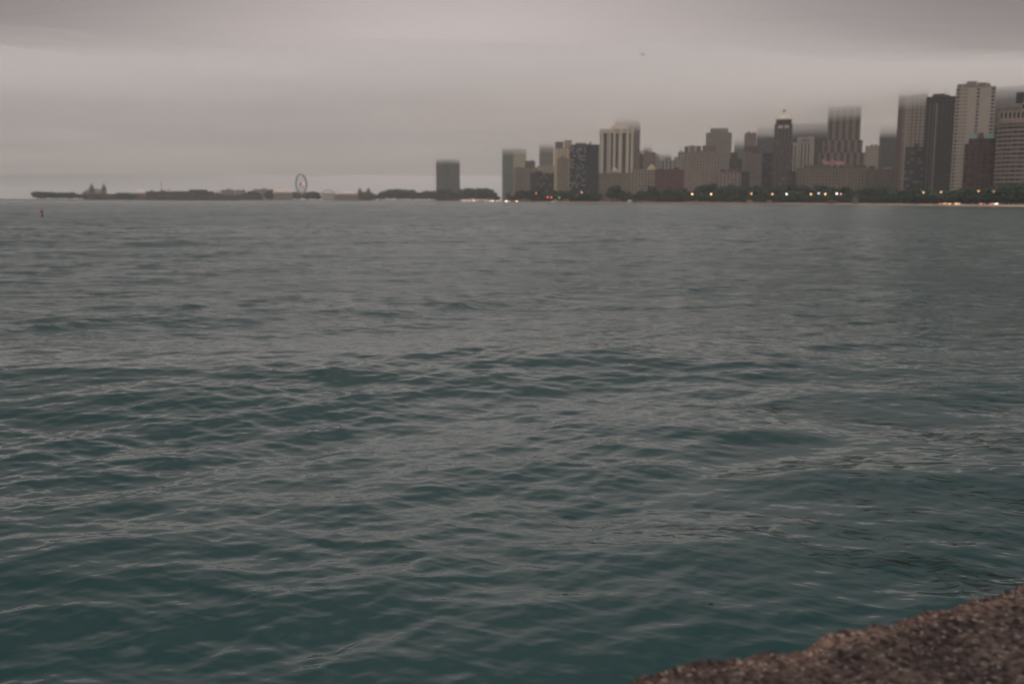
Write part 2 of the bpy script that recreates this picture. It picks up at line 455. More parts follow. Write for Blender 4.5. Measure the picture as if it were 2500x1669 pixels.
B('apartment_tower', 'slim tan tower standing before the cream one with grey cap', 1800, [(1359, 1387, 388)], (0.26, 0.20, 0.16), pf=.5, sf=.45, bay=3, cat='tower')
B('glass_tower', 'dark glass tower dotted with pale blinds beside the black slab', 1700, [(1389, 1431, 360)], (0.045, 0.05, 0.055), (0.018, 0.02, 0.025), (0.34, 0.34, 0.34), .33, storey=3.2, bay=3.2, pf=.15, sf=.2, pent=((1403, 1430, 350, (0.1, 0.105, 0.1)),), cat='tower')
B('glass_tower', 'blue black slab left of the tower with white piers', 1660, [(1429, 1461, 355)], (0.022, 0.026, 0.034), (0.012, 0.015, 0.024), (0.05, 0.06, 0.08), .15, pf=.2, sf=.1, cat='tower')
# ---- white-piered tower (its own build)
def pier_tower():
    dist = 1830
    pc = 1502; az = bearing(pc)
    root = empty('pier_tower', at(pc, dist, GZ), -az, 'tall cream tower with broad white piers and dark glass strips over a stone base', 'tower')
    m2 = 2430.0 / dist
    def u(px): return dist * math.tan(bearing(px) - az)
    def h(py): return height(pc, dist, py) - GZ
    cream = mat('cream_marble', (0.64, 0.56, 0.45), 0.6, 0.08, 0.05)
    base = mat('base_stone', (0.29, 0.235, 0.20), 0.85, 0.2, 0.1)
    dk = glass_mat('strip_glass', (0.022, 0.03, 0.032), (0.06, 0.055, 0.05), .3, 3, 3.8)
    W = u(1543) - u(1462); D = 40
    bg = bmesh.new(); box(bg, u(1463), u(1541.5), -D/2 + 1, D/2 - 1, h(421), h(326)); link('glazing', bg, dk, root)
    zb, zt = h(423), h(327)
    for a, b in ((1464.5, 1471.5), (1480, 1483), (1484.5, 1489), (1494.5, 1500.5), (1507.5, 1516), (1525.5, 1532.5), (1537, 1543)):
        bp = bmesh.new(); box(bp, u(a), u(b), -D/2 - 0.6, -D/2 + 3, zb, zt); box(bp, u(a), u(b), D/2 - 3, D/2 + 0.6, zb, zt); link('pier', bp, cream, root)
    for s in (-1, 1):
        for yy in (-14, -4, 6, 14):
            bp = bmesh.new(); xs = u(1543) if s > 0 else u(1462.6)
            box(bp, min(xs, xs - s * 2.4), max(xs, xs - s * 2.4), yy - 2.5, yy + 2.5, zb, zt); link('pier', bp, cream, root)
    bc = bmesh.new(); box(bc, u(1461.5), u(1544), -D/2 - 1, D/2 + 1, zt + 0.02, h(317)); link('crown_band', bc, cream, root)
    bc = bmesh.new(); box(bc, u(1489), u(1528), -D/2 + 4, D/2 - 4, h(317) + 0.02, h(308)); link('penthouse', bc, cream, root)
    for a in (1498, 1504, 1520, 1533):
        bq = bmesh.new(); box(bq, u(a), u(a + 4), -D/2 - 1.05, -D/2 - 0.4, h(322.5), h(318.5)); link('vent', bq, mat('vent_dark', (0.12, 0.12, 0.11)), root)
    bb, bgl = bmesh.new(), bmesh.new()
    facade(bb, bgl, (u(1461) + u(1544)) / 2, u(1544) - u(1461), D + 14, 0, zb - 0.05, 16, 10, 13, .5, .42, .5)
    box(bb, u(1461) - 1, u(1544) + 1, -D/2 - 8, D/2 + 8, zb - 2.0, zb - 0.02)
    link('base_wall', bb, base, root); link('base_glazing', bgl, glass_mat('base_glass', (0.05, 0.045, 0.045), (0.2, 0.17, 0.14), .2, 4, 3.8), root)
    bd = bmesh.new(); cone(bd, u(1500), -D/2 - 3, zb, zb + 5, 6.5, 5.5, 12); cone(bd, u(1500), -D/2 - 3, zb + 5, zb + 8.5, 5.5, 1.5, 12); link('terrace_pavilion', bd, mat('pavilion', (0.45, 0.42, 0.38)), root)
pier_tower()
B('office_tower', 'grey brown tower close behind the white piers with its top in cloud', 1885, [(1497, 1559, 300), (1499, 1552, 268)], (0.22, 0.19, 0.18), (0.06, 0.05, 0.052), pf=.45, sf=.3, storey=4, bay=4.5, cat='tower')
B('office_block', 'small dark block right of the white piers', 2000, [(1543, 1568, 380)], (0.075, 0.068, 0.07), pf=.3, sf=.3)
B('apartment_block', 'reddish brown mid-height block behind the golden gable', 2250, [(1569, 1598, 374)], (0.20, 0.125, 0.11), pf=.5, sf=.4, pent=((1572, 1580, 368), (1590, 1594, 371)))
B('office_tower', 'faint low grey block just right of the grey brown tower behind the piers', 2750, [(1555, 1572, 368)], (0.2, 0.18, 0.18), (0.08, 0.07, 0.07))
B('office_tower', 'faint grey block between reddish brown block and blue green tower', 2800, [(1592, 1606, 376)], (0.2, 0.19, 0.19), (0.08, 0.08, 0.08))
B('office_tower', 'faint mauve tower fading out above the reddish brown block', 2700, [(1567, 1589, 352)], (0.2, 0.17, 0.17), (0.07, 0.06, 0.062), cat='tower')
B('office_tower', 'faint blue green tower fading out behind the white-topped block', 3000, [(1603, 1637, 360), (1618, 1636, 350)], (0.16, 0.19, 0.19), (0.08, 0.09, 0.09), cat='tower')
g, info = B('apartment_block', 'buff windowed block crowned by a golden gable', 1610, [(1541, 1601, 416)], (0.29, 0.235, 0.19), (0.04, 0.036, 0.034), pf=.45, sf=.4, storey=4.4, bay=5, cornice=.5)
def gable(root, info, dist, a, b, py, col, yo=2):
    off, W, D, _, zt, yy = info[-1]
    az = -root.rotation_euler.z
    u0 = dist * math.tan(bearing(a) - az); u1 = dist * math.tan(bearing(b) - az); z2 = height((a + b) / 2, dist, py) - GZ
    bm = bmesh.new(); prism(bm, [(u0, yy + yo), (u1, yy + yo), (u1, yy + yo + min(14, D - 3)), (u0, yy + yo + min(14, D - 3))], zt + 0.95, z2, 0.22, ((u0 + u1) / 2, yy + yo + 6))
    return link('gable', bm, mat(root.name + '_gable', col, 0.7), root)
gable(g, info, 1610, 1577, 1611 - 10, 402, (0.40, 0.31, 0.18))
B('brick_block', 'dark red brick block just above the tree tops', 1560, [(1598, 1671, 416)], (0.165, 0.082, 0.08), (0.05, 0.035, 0.035), (0.12, 0.08, 0.075), .25, pf=.55, sf=.5, storey=4, bay=4.4, cornice=.4)
B('apartment_block', 'white block with tall dark windows standing over the red brick one', 1780, [(1612, 1648, 393)], (0.36, 0.33, 0.32), (0.035, 0.035, 0.04), pf=.4, sf=.12, bay=6.5, pent=((1622, 1634, 386, (0.3, 0.22, 0.11)),), storey=6)
B('apartment_block', 'pale block with level balcony bands left of the large pink hotel', 1740, [(1643, 1678, 384), (1652, 1676, 374)], (0.30, 0.255, 0.24), (0.04, 0.042, 0.045), pf=.2, sf=.5, bay=6, storey=4, pent=((1654, 1668, 371, (0.36, 0.31, 0.27)),))
B('grand_hotel', 'large pink many-windowed hotel with attic roofs', 1560, [(1669, 1753, 374)], pink, (0.035, 0.035, 0.034), (0.14, 0.14, 0.11), .2, pf=.5, sf=.45, storey=4.1, bay=4.4, cornice=.7,
  pent=((1668, 1679, 359, (0.17, 0.15, 0.145)), (1680, 1694, 357), (1695, 1708, 358, (0.2, 0.17, 0.16)), (1711, 1744, 357, (0.21, 0.15, 0.125))), roof=(0.1, 0.08, 0.075), cat='hotel')
B('hotel_wing', 'lower pink wing with red roof right of the large pink hotel', 1530, [(1754, 1807, 421)], (0.27, 0.205, 0.19), (0.06, 0.06, 0.052), pf=.5, sf=.4, storey=4.4, bay=5, roof=(0.16, 0.05, 0.045),
  pent=((1757, 1768, 414, (0.12, 0.05, 0.045)), (1773, 1784, 414, (0.17, 0.12, 0.11)), (1793, 1802, 410, (0.2, 0.1, 0.09))), cat='hotel')
t21, i21 = B('office_tower', 'grey tower with cut corners and green cap behind the pink hotel', 1840, [(1719, 1781, 326), (1729, 1772, 316)], (0.235, 0.20, 0.19), (0.08, 0.07, 0.07), pf=.5, sf=.5, storey=5, bay=5, roof=(0.12, 0.16, 0.14), k=.9, cat='tower')
B('office_block', 'dark stepped block tucked right of the grey green-capped tower', 1700, [(1778, 1808, 388), (1780, 1797, 374)], (0.06, 0.055, 0.06), pf=.4, sf=.3)
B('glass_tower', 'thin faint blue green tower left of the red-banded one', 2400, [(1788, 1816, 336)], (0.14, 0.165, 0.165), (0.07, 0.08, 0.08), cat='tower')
B('brick_block', 'tiny dark block low between the pink wing and the brown block', 1480, [(1808, 1827, 421)], (0.05, 0.045, 0.05), pf=.4, sf=.4)
t24, i24 = B('apartment_tower', 'pink brown tower with a dark red band near its top', 1850, [(1813, 1843, 372), (1813, 1842, 357), (1812, 1841, 328)], (0.23, 0.165, 0.15), (0.06, 0.05, 0.05), pf=.5, sf=.4, bay=5, pent=((1816, 1836, 325),), cat='tower')
az24 = -t24.rotation_euler.z
bm = bmesh.new(); off, W, D, za, zt, yy = i24[1]; box(bm, off - W/2 - .3, off + W/2 + .3, yy - .3, yy + 8, za, zt); link('brick_band', bm, mat('band_brick', (0.13, 0.055, 0.055)), t24)
B('apartment_block', 'brown block with grey upper storeys and roof terrace near the beach', 1620, [(1814, 1857, 401), (1814, 1857, 376)], (0.20, 0.155, 0.15), (0.05, 0.045, 0.05), pf=.45, sf=.45, bay=4, pent=((1830, 1848, 370, (0.08, 0.07, 0.07)),))
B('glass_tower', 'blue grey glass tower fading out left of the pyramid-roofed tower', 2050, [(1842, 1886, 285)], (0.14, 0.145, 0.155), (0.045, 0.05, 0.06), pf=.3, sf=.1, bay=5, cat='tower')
B('apartment_block', 'narrow near-black block left of the pyramid-roofed tower', 1640, [(1857, 1883, 376)], (0.05, 0.048, 0.055), (0.018, 0.018, 0.024), pf=.4, sf=.3)
# ---- pyramid-roofed tower
def pyramid_tower():
    dist = 1490
    root, info = B('setback_tower', 'slender dark stone tower topped by a pale pyramid roof', dist, [(1882, 1931, 352), (1884, 1927, 305)], (0.13, 0.105, 0.10), (0.035, 0.032, 0.038), (0.2, 0.18, 0.16), .1, pf=.45, sf=.35, storey=4, bay=4.5, cat='tower')
    az = -root.rotation_euler.z
    off, W, D, _, zt, yy = info[-1]
    c = (off, yy + D / 2)
    def oc(r): return [(c[0] + r * math.cos(math.pi / 8 + i * math.pi / 4), c[1] + r * math.sin(math.pi / 8 + i * math.pi / 4)) for i in range(8)]
    z1 = height(1905, dist, 294) - GZ; z2 = height(1905, dist, 291) - GZ; z3 = height(1905, dist, 274) - GZ; z4 = height(1905, dist, 266) - GZ
    b = bmesh.new(); prism(b, oc(W * 0.47), zt + 0.95, z1); link('belfry', b, mat('belfry_stone', (0.055, 0.05, 0.05)), root)
    b = bmesh.new(); prism(b, oc(W * 0.52), z1 + .02, z2); prism(b, oc(W * 0.50), z2 + 0.02, z2 + (z3 - z2) * .35, .62, c)
    prism(b, [(c[0] + (x - c[0]) * .62, c[1] + (y - c[1]) * .62) for x, y in oc(W * 0.50)], z2 + (z3 - z2) * .35 + .02, z3, .25, c); link('pyramid_roof', b, mat('pale_copper', (0.62, 0.57, 0.48), .6), root)
    b = bmesh.new(); cone(b, c[0], c[1], z3, z3 + 3.2, 2.6, 1.6, 8); cone(b, c[0], c[1], z3 + 3.2, z4, 1.0, 0.2, 8); link('finial', b, mat('finial', (0.2, 0.18, 0.16)), root)
    zz = height(1905, dist, 311) - GZ
    for u0, u1, cc in ((-.30, -.04, (.9, .6, .58)), (.04, .30, (.9, .5, .45))):
        b = bmesh.new(); box(b, off + W * u0, off + W * u1, yy - .35, yy - .1, zz - 1.8, zz + 1.8)
        link('lit_window', b, mat('lit_%d' % round(u0 * 100), (.5, .4, .38), .6, emit=cc, es=.09), root)
    return root
pyramid_tower()
B('brick_block', 'small dark red block at the foot of the pyramid-roofed tower', 1450, [(1922, 1941, 420)], (0.09, 0.05, 0.055), (0.025, 0.02, 0.025), pf=.4, sf=.3)
r28, i28 = B('striped_hotel', 'white hotel striped with dark windows under a lettered top band', 1780, [(1940, 1981, 337)], (0.40, 0.35, 0.34), (0.03, 0.034, 0.034), (0.05, 0.05, 0.05), .2, pf=.48, sf=0, proud=.9, bay=(2*1780*math.tan((bearing(1981)-bearing(1940))/2)) / 5, k=.6, ends=3.0, cat='hotel')
off, W, D, za, zt, yy = i28[0]
bm = bmesh.new(); box(bm, off - W/2 - .15, off + W/2 + .15, yy - .4, yy + D + .2, height(1960, 1780, 352) - GZ, zt + .5); link('top_band', bm, mat('white_band', (0.42, 0.37, 0.355)), r28)
lettering('lettering', 'WESTIN', 6.5, mat('dark_lettering', (0.10, 0.09, 0.085)), r28, (off, yy - 0.75, height(1960, 1780, 347) - GZ), width=W * 0.48)
B('hotel_wing', 'narrow white striped wing left of the striped hotel', 1760, [(1926, 1939, 350)], (0.38, 0.33, 0.32), (0.04, 0.042, 0.042), pf=.45, sf=0, bay=4.6, k=1.5, cat='hotel')
B('office_tower', 'broad near-black tower behind the white striped hotel', 1950, [(1927, 2012, 268)], (0.06, 0.055, 0.06), (0.022, 0.022, 0.028), (0.09, 0.08, 0.08), .2, sf=.3, pf=.1, k=.6, cat='tower')
t30, i30 = B('setback_tower', 'big brown stone tower stepping up into the cloud behind the lettered hotel', 1620, [(1994, 2105, 374), (2002, 2098, 344), (2012, 2091, 224)], (0.20, 0.15, 0.135), (0.05, 0.045, 0.05), (0.12, 0.1, 0.09), .2, pf=.48, sf=.15, storey=4, bay=9.0, proud=1.4, cat='tower', k=.5)
g, i31 = B('grand_hotel', 'long low brown stone hotel under the red lit roof lettering', 1440, [(1941, 2114, 412)], (0.20, 0.15, 0.132), (0.055, 0.045, 0.045), (0.13, 0.11, 0.09), .2, pf=.55, sf=.35, storey=4.4, bay=4.2, k=.3, cornice=.6, solid=((.225, .235), (.7, .72)), roof=(0.06, 0.055, 0.05),
  pent=((1963, 1990, 403), (2056, 2080, 401), (2085, 2110, 404, (0.09, 0.08, 0.07))), cat='hotel')
off, W, D, za, zt, yy = i31[0]
az = -g.rotation_euler.z
us = 1440 * math.tan(bearing(2028.5) - az)
p = g.matrix_basis
sroot = empty('rooftop_sign', Matrix.Translation(g.location) @ Matrix.Rotation(g.rotation_euler.z, 4, 'Z') @ Vector((us, yy + 1.0, zt + 0.95)), g.rotation_euler.z, 'red lit letters The Drake on the roof of the long brown hotel', 'sign')
zs = height(2028, 1440, 403) - GZ - zt - 0.95
red_l = mat('red_neon', (0.6, 0.3, 0.32), .6, emit=(1.0, 0.42, 0.45), es=0.09)
lettering('lettering', 'The Drake', 8.8, red_l, sroot, (0, -0.6, max(0.4, zs)), width=2 * 1440 * math.tan((bearing(2056) - bearing(2001)) / 2), depth=0.35)
bm = bmesh.new()
ws = 2 * 1440 * math.tan((bearing(2056) - bearing(2001)) / 2)
for i in range(9):
    x = -ws / 2 + ws * i / 8; bar(bm, (x, 0.2, 0), (x, 0.2, zs + 6.5), .12); bar(bm, (x, 3.2, 0), (x, 0.2, zs + 5), .1)
for z in (0.5, zs, zs + 3, zs + 6): bar(bm, (-ws/2, 0.2, z), (ws/2, 0.2, z), .1)
link('support_frame', bm, mat('sign_steel', (0.08, 0.07, 0.07)), sroot)
# ---- right of the lettered hotel
B('office_tower', 'pale grid tower with fading top between the big brown tower and the dark slab', 2300, [(2106, 2141, 358)], (0.28, 0.235, 0.21), (0.12, 0.1, 0.095), pf=.5, sf=.45, storey=5.5, bay=6, cat='tower')
B('apartment_block', 'low brown block right of the lettered hotel', 1420, [(2114, 2142, 414), (2116, 2133, 407)], (0.15, 0.115, 0.105), (0.05, 0.04, 0.04), pf=.5, sf=.4, bay=4)
B('office_tower', 'dark blue grey tower fading at the top left of the brown grid tower', 2100, [(2139, 2186, 292)], (0.09, 0.078, 0.085), (0.03, 0.03, 0.04), (0.06, 0.055, 0.06), .2, pf=.25, sf=.2, cat='tower', solid=((0, .12),))
B('town_house', 'row house block with whitish roof among the trees', 1330, [(2142, 2180, 420), (2149, 2173, 412)], (0.15, 0.11, 0.105), (0.05, 0.05, 0.055), pf=.5, sf=.4, bay=5, roof=(0.4, 0.38, 0.36))
t37, i37 = B('apartment_tower', 'tall brown and pale grid tower with its top in the cloud', 1450, [(2180, 2250, 200)], (0.25, 0.19, 0.175), (0.035, 0.035, 0.042), (0.12, 0.1, 0.1), .15, storey=4.4, bay=5.2, pf=.5, sf=.42, k=.6, cat='tower', proud=.9, solid=((0, .16), (.28, .37)))
off, W, D, za, zt, yy = i37[0]
bm = bmesh.new(); box(bm, off - W/2 - .1, off - W/2 + W*.17, yy - .5, yy + 6, 0, zt - .5); link('brown_panel', bm, mat('brown_panel', (0.12, 0.08, 0.075)), t37)
B('apartment_block', 'grey glass block in front of the tall grid tower', 1200, [(2203, 2248, 361)], (0.10, 0.10, 0.10), (0.03, 0.032, 0.036), (0.20, 0.2, 0.19), .28, pf=.2, sf=.3, storey=3.6, bay=3.6, roof=(0.05, 0.05, 0.05), k=.7)
t38, i38 = B('apartment_tower', 'tall near-black tower with one pale vertical stripe', 1190, [(2247, 2318, 240)], (0.06, 0.052, 0.05), (0.02, 0.02, 0.023), (0.06, 0.05, 0.05), .2, storey=3.6, bay=4, pf=.3, sf=.4, k=.7, cat='tower',
  pent=((2254, 2262, 243), (2263, 2292, 231, (0.07, 0.06, 0.055)), (2294, 2303, 234, (0.08, 0.07, 0.065))))
off, W, D, za, zt, yy = i38[0]
for f0, f1, c, nm in ((.345, .385, (0.3, 0.28, 0.27), 'pale_stripe'), (.12, .16, (0.12, 0.11, 0.11), 'grey_stripe'), (.24, .27, (0.14, 0.12, 0.12), 'grey_stripe')):
    bm = bmesh.new(); box(bm, off - W/2 + W*f0, off - W/2 + W*f1, yy - .45, yy + .2, 0, zt - 6); link(nm, bm, mat(nm, c), t38)
t39, i39 = B('apartment_tower', 'tallest pale tower, clear to its stepped top, with blank walls', 1100, [(2317, 2412, 217)], (0.33, 0.275, 0.25), (0.04, 0.045, 0.055), (0.14, 0.12, 0.11), .15, storey=3.5, bay=4.2, pf=.3, sf=.42, k=.6, cat='tower',
  solid=((.165, .21), (.29, .53), (.60, .86)), pent=((2319, 2332, 208, (0.27, 0.22, 0.2)), (2341, 2366, 201, (0.29, 0.24, 0.22)), (2367, 2387, 204, (0.25, 0.21, 0.195)), (2388, 2400, 210)))
g, i40 = B('brick_block', 'dark red brick block with green copper roof before the tallest pale tower', 1020, [(2346, 2417, 352), (2355, 2417, 342)], (0.105, 0.06, 0.055), (0.025, 0.02, 0.022), (0.14, 0.1, 0.09), .2, storey=4, bay=4.6, pf=.45, sf=.35, k=.6, solid=((.16, .19), (.45, .49), (.85, .89)))
off, W, D, za, zt, yy = i40[-1]
for a, b, in ((2356, 2377), (2391, 2417)):
    az = -g.rotation_euler.z; u0 = 1020 * math.tan(bearing(a) - az); u1 = 1020 * math.tan(bearing(b) - az); z2 = height(2385, 1020, 327) - GZ
    bm = bmesh.new(); prism(bm, [(u0, yy + .3), (u1, yy + .3), (u1, yy + 14), (u0, yy + 14)], zt + .95, z2, .72, ((u0 + u1)/2, yy + 9)); link('copper_roof', bm, mat('green_copper', (0.10, 0.16, 0.155), .7), g)
az = -g.rotation_euler.z; uc = 1020 * math.tan(bearing(2384) - az)
bm = bmesh.new(); prism(bm, [(uc - 3, yy), (uc + 3, yy), (uc + 3, yy + 6), (uc - 3, yy + 6)], zt + .9, height(2385, 1020, 325) - GZ, .6, (uc, yy + 3)); link('gable', bm, mat('gable_brick', (0.10, 0.055, 0.05)), g)
# ---- the curved banded building
def curved():
    dist = 960
    pc = 2560; az = bearing(pc)
    root = empty('curved_tower', at(pc, dist, GZ), -az, 'pale curved tower with dark level window bands at the end of the row', 'tower')
    def u(px): return dist * math.tan(bearing(px) - az)
    hw = u(2706) - u(2560)
    z_top = height(2560, dist, 300) - GZ
    def outline(s, dy=0):
        pts = []
        for i in range(40):
            a = 2 * math.pi * i / 40
            ex = 0.62
            x = math.copysign(abs(math.cos(a)) ** ex, math.cos(a)); y = math.copysign(abs(math.sin(a)) ** ex, math.sin(a))
            pts.append((x * (hw - s), y * (hw * 0.55 - s) + dy))
        return pts
    bw, bg = bmesh.new(), bmesh.new()
    prism(bg, outline(1.3), 0, z_top - 0.1)
    n = 19; sh = z_top / n
    for i in range(n):
        prism(bw, outline(0), i * sh + 0.02, i * sh + sh * 0.50)
        for j in range(0, 40, 1):
            x, y = outline(0.9)[j]
            if y < 0 and abs(x) < hw * .98: box(bw, x - .25, x + .25, y - .2, y + .2, i * sh + sh * 0.50, i * sh + sh)
    prism(bw, outline(-0.5), z_top + .02 - sh * .3, z_top + 2.2)
    link('wall', bw, mat('curved_wall', (0.34, 0.27, 0.235), .8, .12), root)
    link('glazing', bg, glass_mat('curved_glass', (0.03, 0.035, 0.037), (0.12, 0.12, 0.11), .3, 6, sh), root)
    z0 = z_top + 2.3; z1 = z0 + 7.5; z2 = z1 + 6.5
    bc, bd = bmesh.new(), bmesh.new()
    facade(bc, bd, 0.0, hw * 1.90, hw * .6, z0, z1, 26, 8, 1, .45, .3, .8, -hw * .38)
    facade(bc, bd, 12.0, hw * 1.72, hw * .5, z1 + .05, z2, 22, 7, 1, .4, .4, .8, -hw * .34)
    link('attic', bc, mat('attic_wall', (0.32, 0.26, 0.225)), root); link('attic_glazing', bd, glass_mat('attic_glass', (0.02, 0.02, 0.024), (0.1, 0.09, 0.08), .1, 4, 4), root)
    bm = bmesh.new(); x = u(2473)
    box(bm, x - 3, x + 3, -hw * .3, -hw * .3 + 6, z2 + .05, z2 + 8.5); link('tank_house', bm, mat('tank_dark', (0.04, 0.04, 0.045)), root)
    bm = bmesh.new(); box(bm, x + 7, x + 90, -hw * .28, -hw * .28 + 20, z2 + .05, z2 + 5.5); link('penthouse', bm, mat('pent_c', (0.25, 0.2, 0.18)), root)
    bm = bmesh.new(); x = u(2424); box(bm, x - 5, x + 5, -hw*.30, -hw*.30 + 12, z_top * .9, z_top + 3.5)
    bm.free()
curved()
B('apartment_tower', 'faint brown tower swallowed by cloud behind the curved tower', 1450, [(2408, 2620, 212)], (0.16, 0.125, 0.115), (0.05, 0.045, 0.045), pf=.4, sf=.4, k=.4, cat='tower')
B('apartment_block', 'dark gap block squeezed between brick and curved towers', 1010, [(2417, 2432, 296)], (0.045, 0.04, 0.045), (0.02, 0.02, 0.024), pf=.3, sf=.2, k=.8)

# ------------------------------------------------------------------ pier buildings far left
PD = 3010
def lowb(name, label, px0, px1, py, wall, dist=PD, cat='building', **kw):
    a = dict(storey=5, bay=8, pf=.45, sf=.5, k=.5, proud=.4); a.update(kw)
    return B(name, label, dist, [(px0, px1, py)], wall, cat=cat, **a)
def shape_thing(name, label, px, dist, cat, parts, z=GZ, group=None):
    az = bearing(px); root = empty(name, at(px, dist, z), -az, label, cat, group)
    for pn, fn, m in parts:
        bm = bmesh.new(); fn(bm); link(pn, bm, m, root)
    return root
MPP = PD / FPX      # metres per photograph pixel at the pier
def hz(py, px=600, d=PD): return height(px, d, py) - GZ
lowb('exhibition_hall', 'long low brick hall at the foot of the twin spired towers', 222, 352, 474.5, (0.13, 0.085, 0.075))
lowb('exhibition_hall', 'low brick shed between the spired hall and the dark terminal', 340, 382, 478, (0.19, 0.11, 0.10), dist=2985)
lowb('terminal', 'long dark terminal block by the tall flagpole', 357, 432, 468.5, (0.05, 0.048, 0.055), dist=2960, pf=.2, sf=.3, frac=.05)
lowb('terminal', 'stepped dark terminal block right of the flagpole', 427, 523, 468, (0.055, 0.055, 0.065), dist=2990, pf=.2, sf=.3, frac=.05, pent=((463, 507, 463, (0.055, 0.058, 0.07)),))
lowb('warehouse', 'low brown warehouse along the water before the terminal', 400, 588, 477, (0.085, 0.068, 0.065), dist=2940)
lowb('exhibition_hall', 'pale grey hall left of the gap in the pier roofs', 540, 574, 464.5, (0.24, 0.225, 0.21), dist=3100)
lowb('exhibition_hall', 'pale grey hall left of the pink hall', 575, 600, 465, (0.28, 0.26, 0.25), dist=3110)
lowb('exhibition_hall', 'pinkish hall left of the ferris wheel', 618, 668, 463, (0.30, 0.235, 0.22), dist=3120)
lowb('warehouse', 'dark low shed under the pale grey halls', 575, 640, 477.5, (0.05, 0.052, 0.062), dist=3050)
lowb('brick_block', 'low red brown block under two small cupolas', 852, 912, 472, (0.19, 0.12, 0.10), dist=3160)
white_r = mat('white_roof', (0.66, 0.58, 0.52), .7, .08)
def tent(px, w, py0, py1, label, dist=PD + 60, col=None):
    def f(bm):
        z0, z1 = hz(py0, px, dist), hz(py1, px, dist); W = w * dist / FPX
        prism(bm, [(-W/2, -14), (W/2, -14), (W/2, 14), (-W/2, 14)], z0 - 4, z0); prism(bm, [(-W/2 - .5, -15), (W/2 + .5, -15), (W/2 + .5, 15), (-W/2 - .5, 15)], z0 + .02, z0 + (z1 - z0) * .35, .62)
        prism(bm, [(-W*.31, -9.3), (W*.31, -9.3), (W*.31, 9.3), (-W*.31, 9.3)], z0 + (z1 - z0) * .35 + .02, z1, .12)
    def g_(bm):
        z0 = hz(py0, px, dist); W = w * dist / FPX; box(bm, -W/2 + 1, W/2 - 1, -13, 13, 0, z0 - 4.02)
    shape_thing('pavilion', label, px, dist, 'pavilion', (('roof', f, col or white_r), ('wall', g_, mat('pavilion_wall', (0.25, 0.22, 0.2)))))
tent(345, 36, 470.5, 461.5, 'cream tent-roofed pavilion left of the flagpole')
tent(413, 26, 468, 461, 'pinkish peaked pavilion right of the flagpole', col=mat('pink_roof', (0.42, 0.33, 0.3)))
tent(533, 18, 470, 463, 'small pale dome-roofed pavilion beside the stepped terminal', col=mat('pale_roof', (0.45, 0.42, 0.4)))
tent(691, 46, 469, 459.5, 'white peaked pavilion just left of the ferris wheel')
tent(845, 58, 473, 467, 'low white roofed shed left of the cupolas')
tent(375, 30, 474, 466.5, 'second cream tent roof tight left of the flagpole')
def spired(px, label, wpx, dist=PD, top=445):
    W = wpx * MPP
    zt = hz(top, px, dist)
    def body(bm):
        box(bm, -W*.5, -W*.26, -W*.5, W*.5, 0, zt*.60); box(bm, W*.26, W*.5, -W*.5, W*.5, 0, zt*.60)
        box(bm, -W*.24, W*.24, -W*.48, W*.48, 0, zt*.44); box(bm, -W*.26, W*.26, -W*.46, W*.46, zt*.54, zt*.60)
        box(bm, -W*.55, W*.55, -W*.55, W*.55, zt*.60 + .02, zt*.64)
        cone(bm, 0, 0, zt*.64, zt*.72, W*.40, W*.36, 8)
    def roof(bm):
        cone(bm, 0, 0, zt*.72 + .02, zt*.80, W*.42, W*.28, 8); cone(bm, 0, 0, zt*.80 + .02, zt*.88, W*.17, W*.13, 8); cone(bm, 0, 0, zt*.88 + .02, zt, W*.1, .15, 8)
    def core(bm): box(bm, -W*.2, W*.2, -W*.3, W*.3, zt*.44 + .02, zt*.54)
    shape_thing('spired_tower', label, px, dist, 'tower', (('wall', body, mat('head_brick', (0.21, 0.13, 0.12))), ('roof', roof, mat('spire_roof', (0.15, 0.15, 0.14))), ('window', core, mat('dark_window', (0.05, 0.045, 0.045)))))
spired(225.5, 'left one of the twin spired brick towers on the pier', 12, top=445)
spired(255, 'right one of the twin spired brick towers on the pier', 11, top=445)
def hall(bm):
    W = 52 * MPP; pts = [(-W/2, -20), (W/2, -20), (W/2, 20), (-W/2, 20)]
    z = hz(472, 235, 3080); z2 = hz(460.5, 235, 3080)
    prism(bm, pts, z, z + (z2 - z) * .45, .8); prism(bm, [(x * .8, y * .8) for x, y in pts], z + (z2 - z) * .45 + .02, z + (z2 - z) * .8, .72); prism(bm, [(x * .57, y * .57) for x, y in pts], z + (z2 - z) * .8 + .02, z2, .5)
def hallw(bm): W = 50 * MPP; box(bm, -W/2, W/2, -18, 18, 0, hz(472, 235, 3080) - .02)
shape_thing('ballroom', 'domed grey green hall between the twin spired towers', 231, 3080, 'hall', (('roof', hall, mat('hall_roof', (0.17, 0.18, 0.165))), ('wall', hallw, mat('hall_wall', (0.2, 0.15, 0.13)))))
for px, lab in ((879, 'left small brick cupola above the low red brown block'), (900, 'right small brick cupola above the low red brown block')):
    W = 10 * 3200 / FPX; zt = hz(458, px, 3200)
    shape_thing('cupola_tower', lab, px, 3200, 'tower', (('wall', lambda bm, W=W, zt=zt: box(bm, -W/2, W/2, -W/2, W/2, 0, zt * .68), mat('cup_brick', (0.17, 0.12, 0.105))), ('roof', lambda bm, W=W, zt=zt: (cone(bm, 0, 0, zt*.68 + .02, zt*.86, W*.55, W*.36, 8), cone(bm, 0, 0, zt*.86 + .02, zt, W*.3, .3, 8)), mat('cup_roof', (0.12, 0.12, 0.11)))))
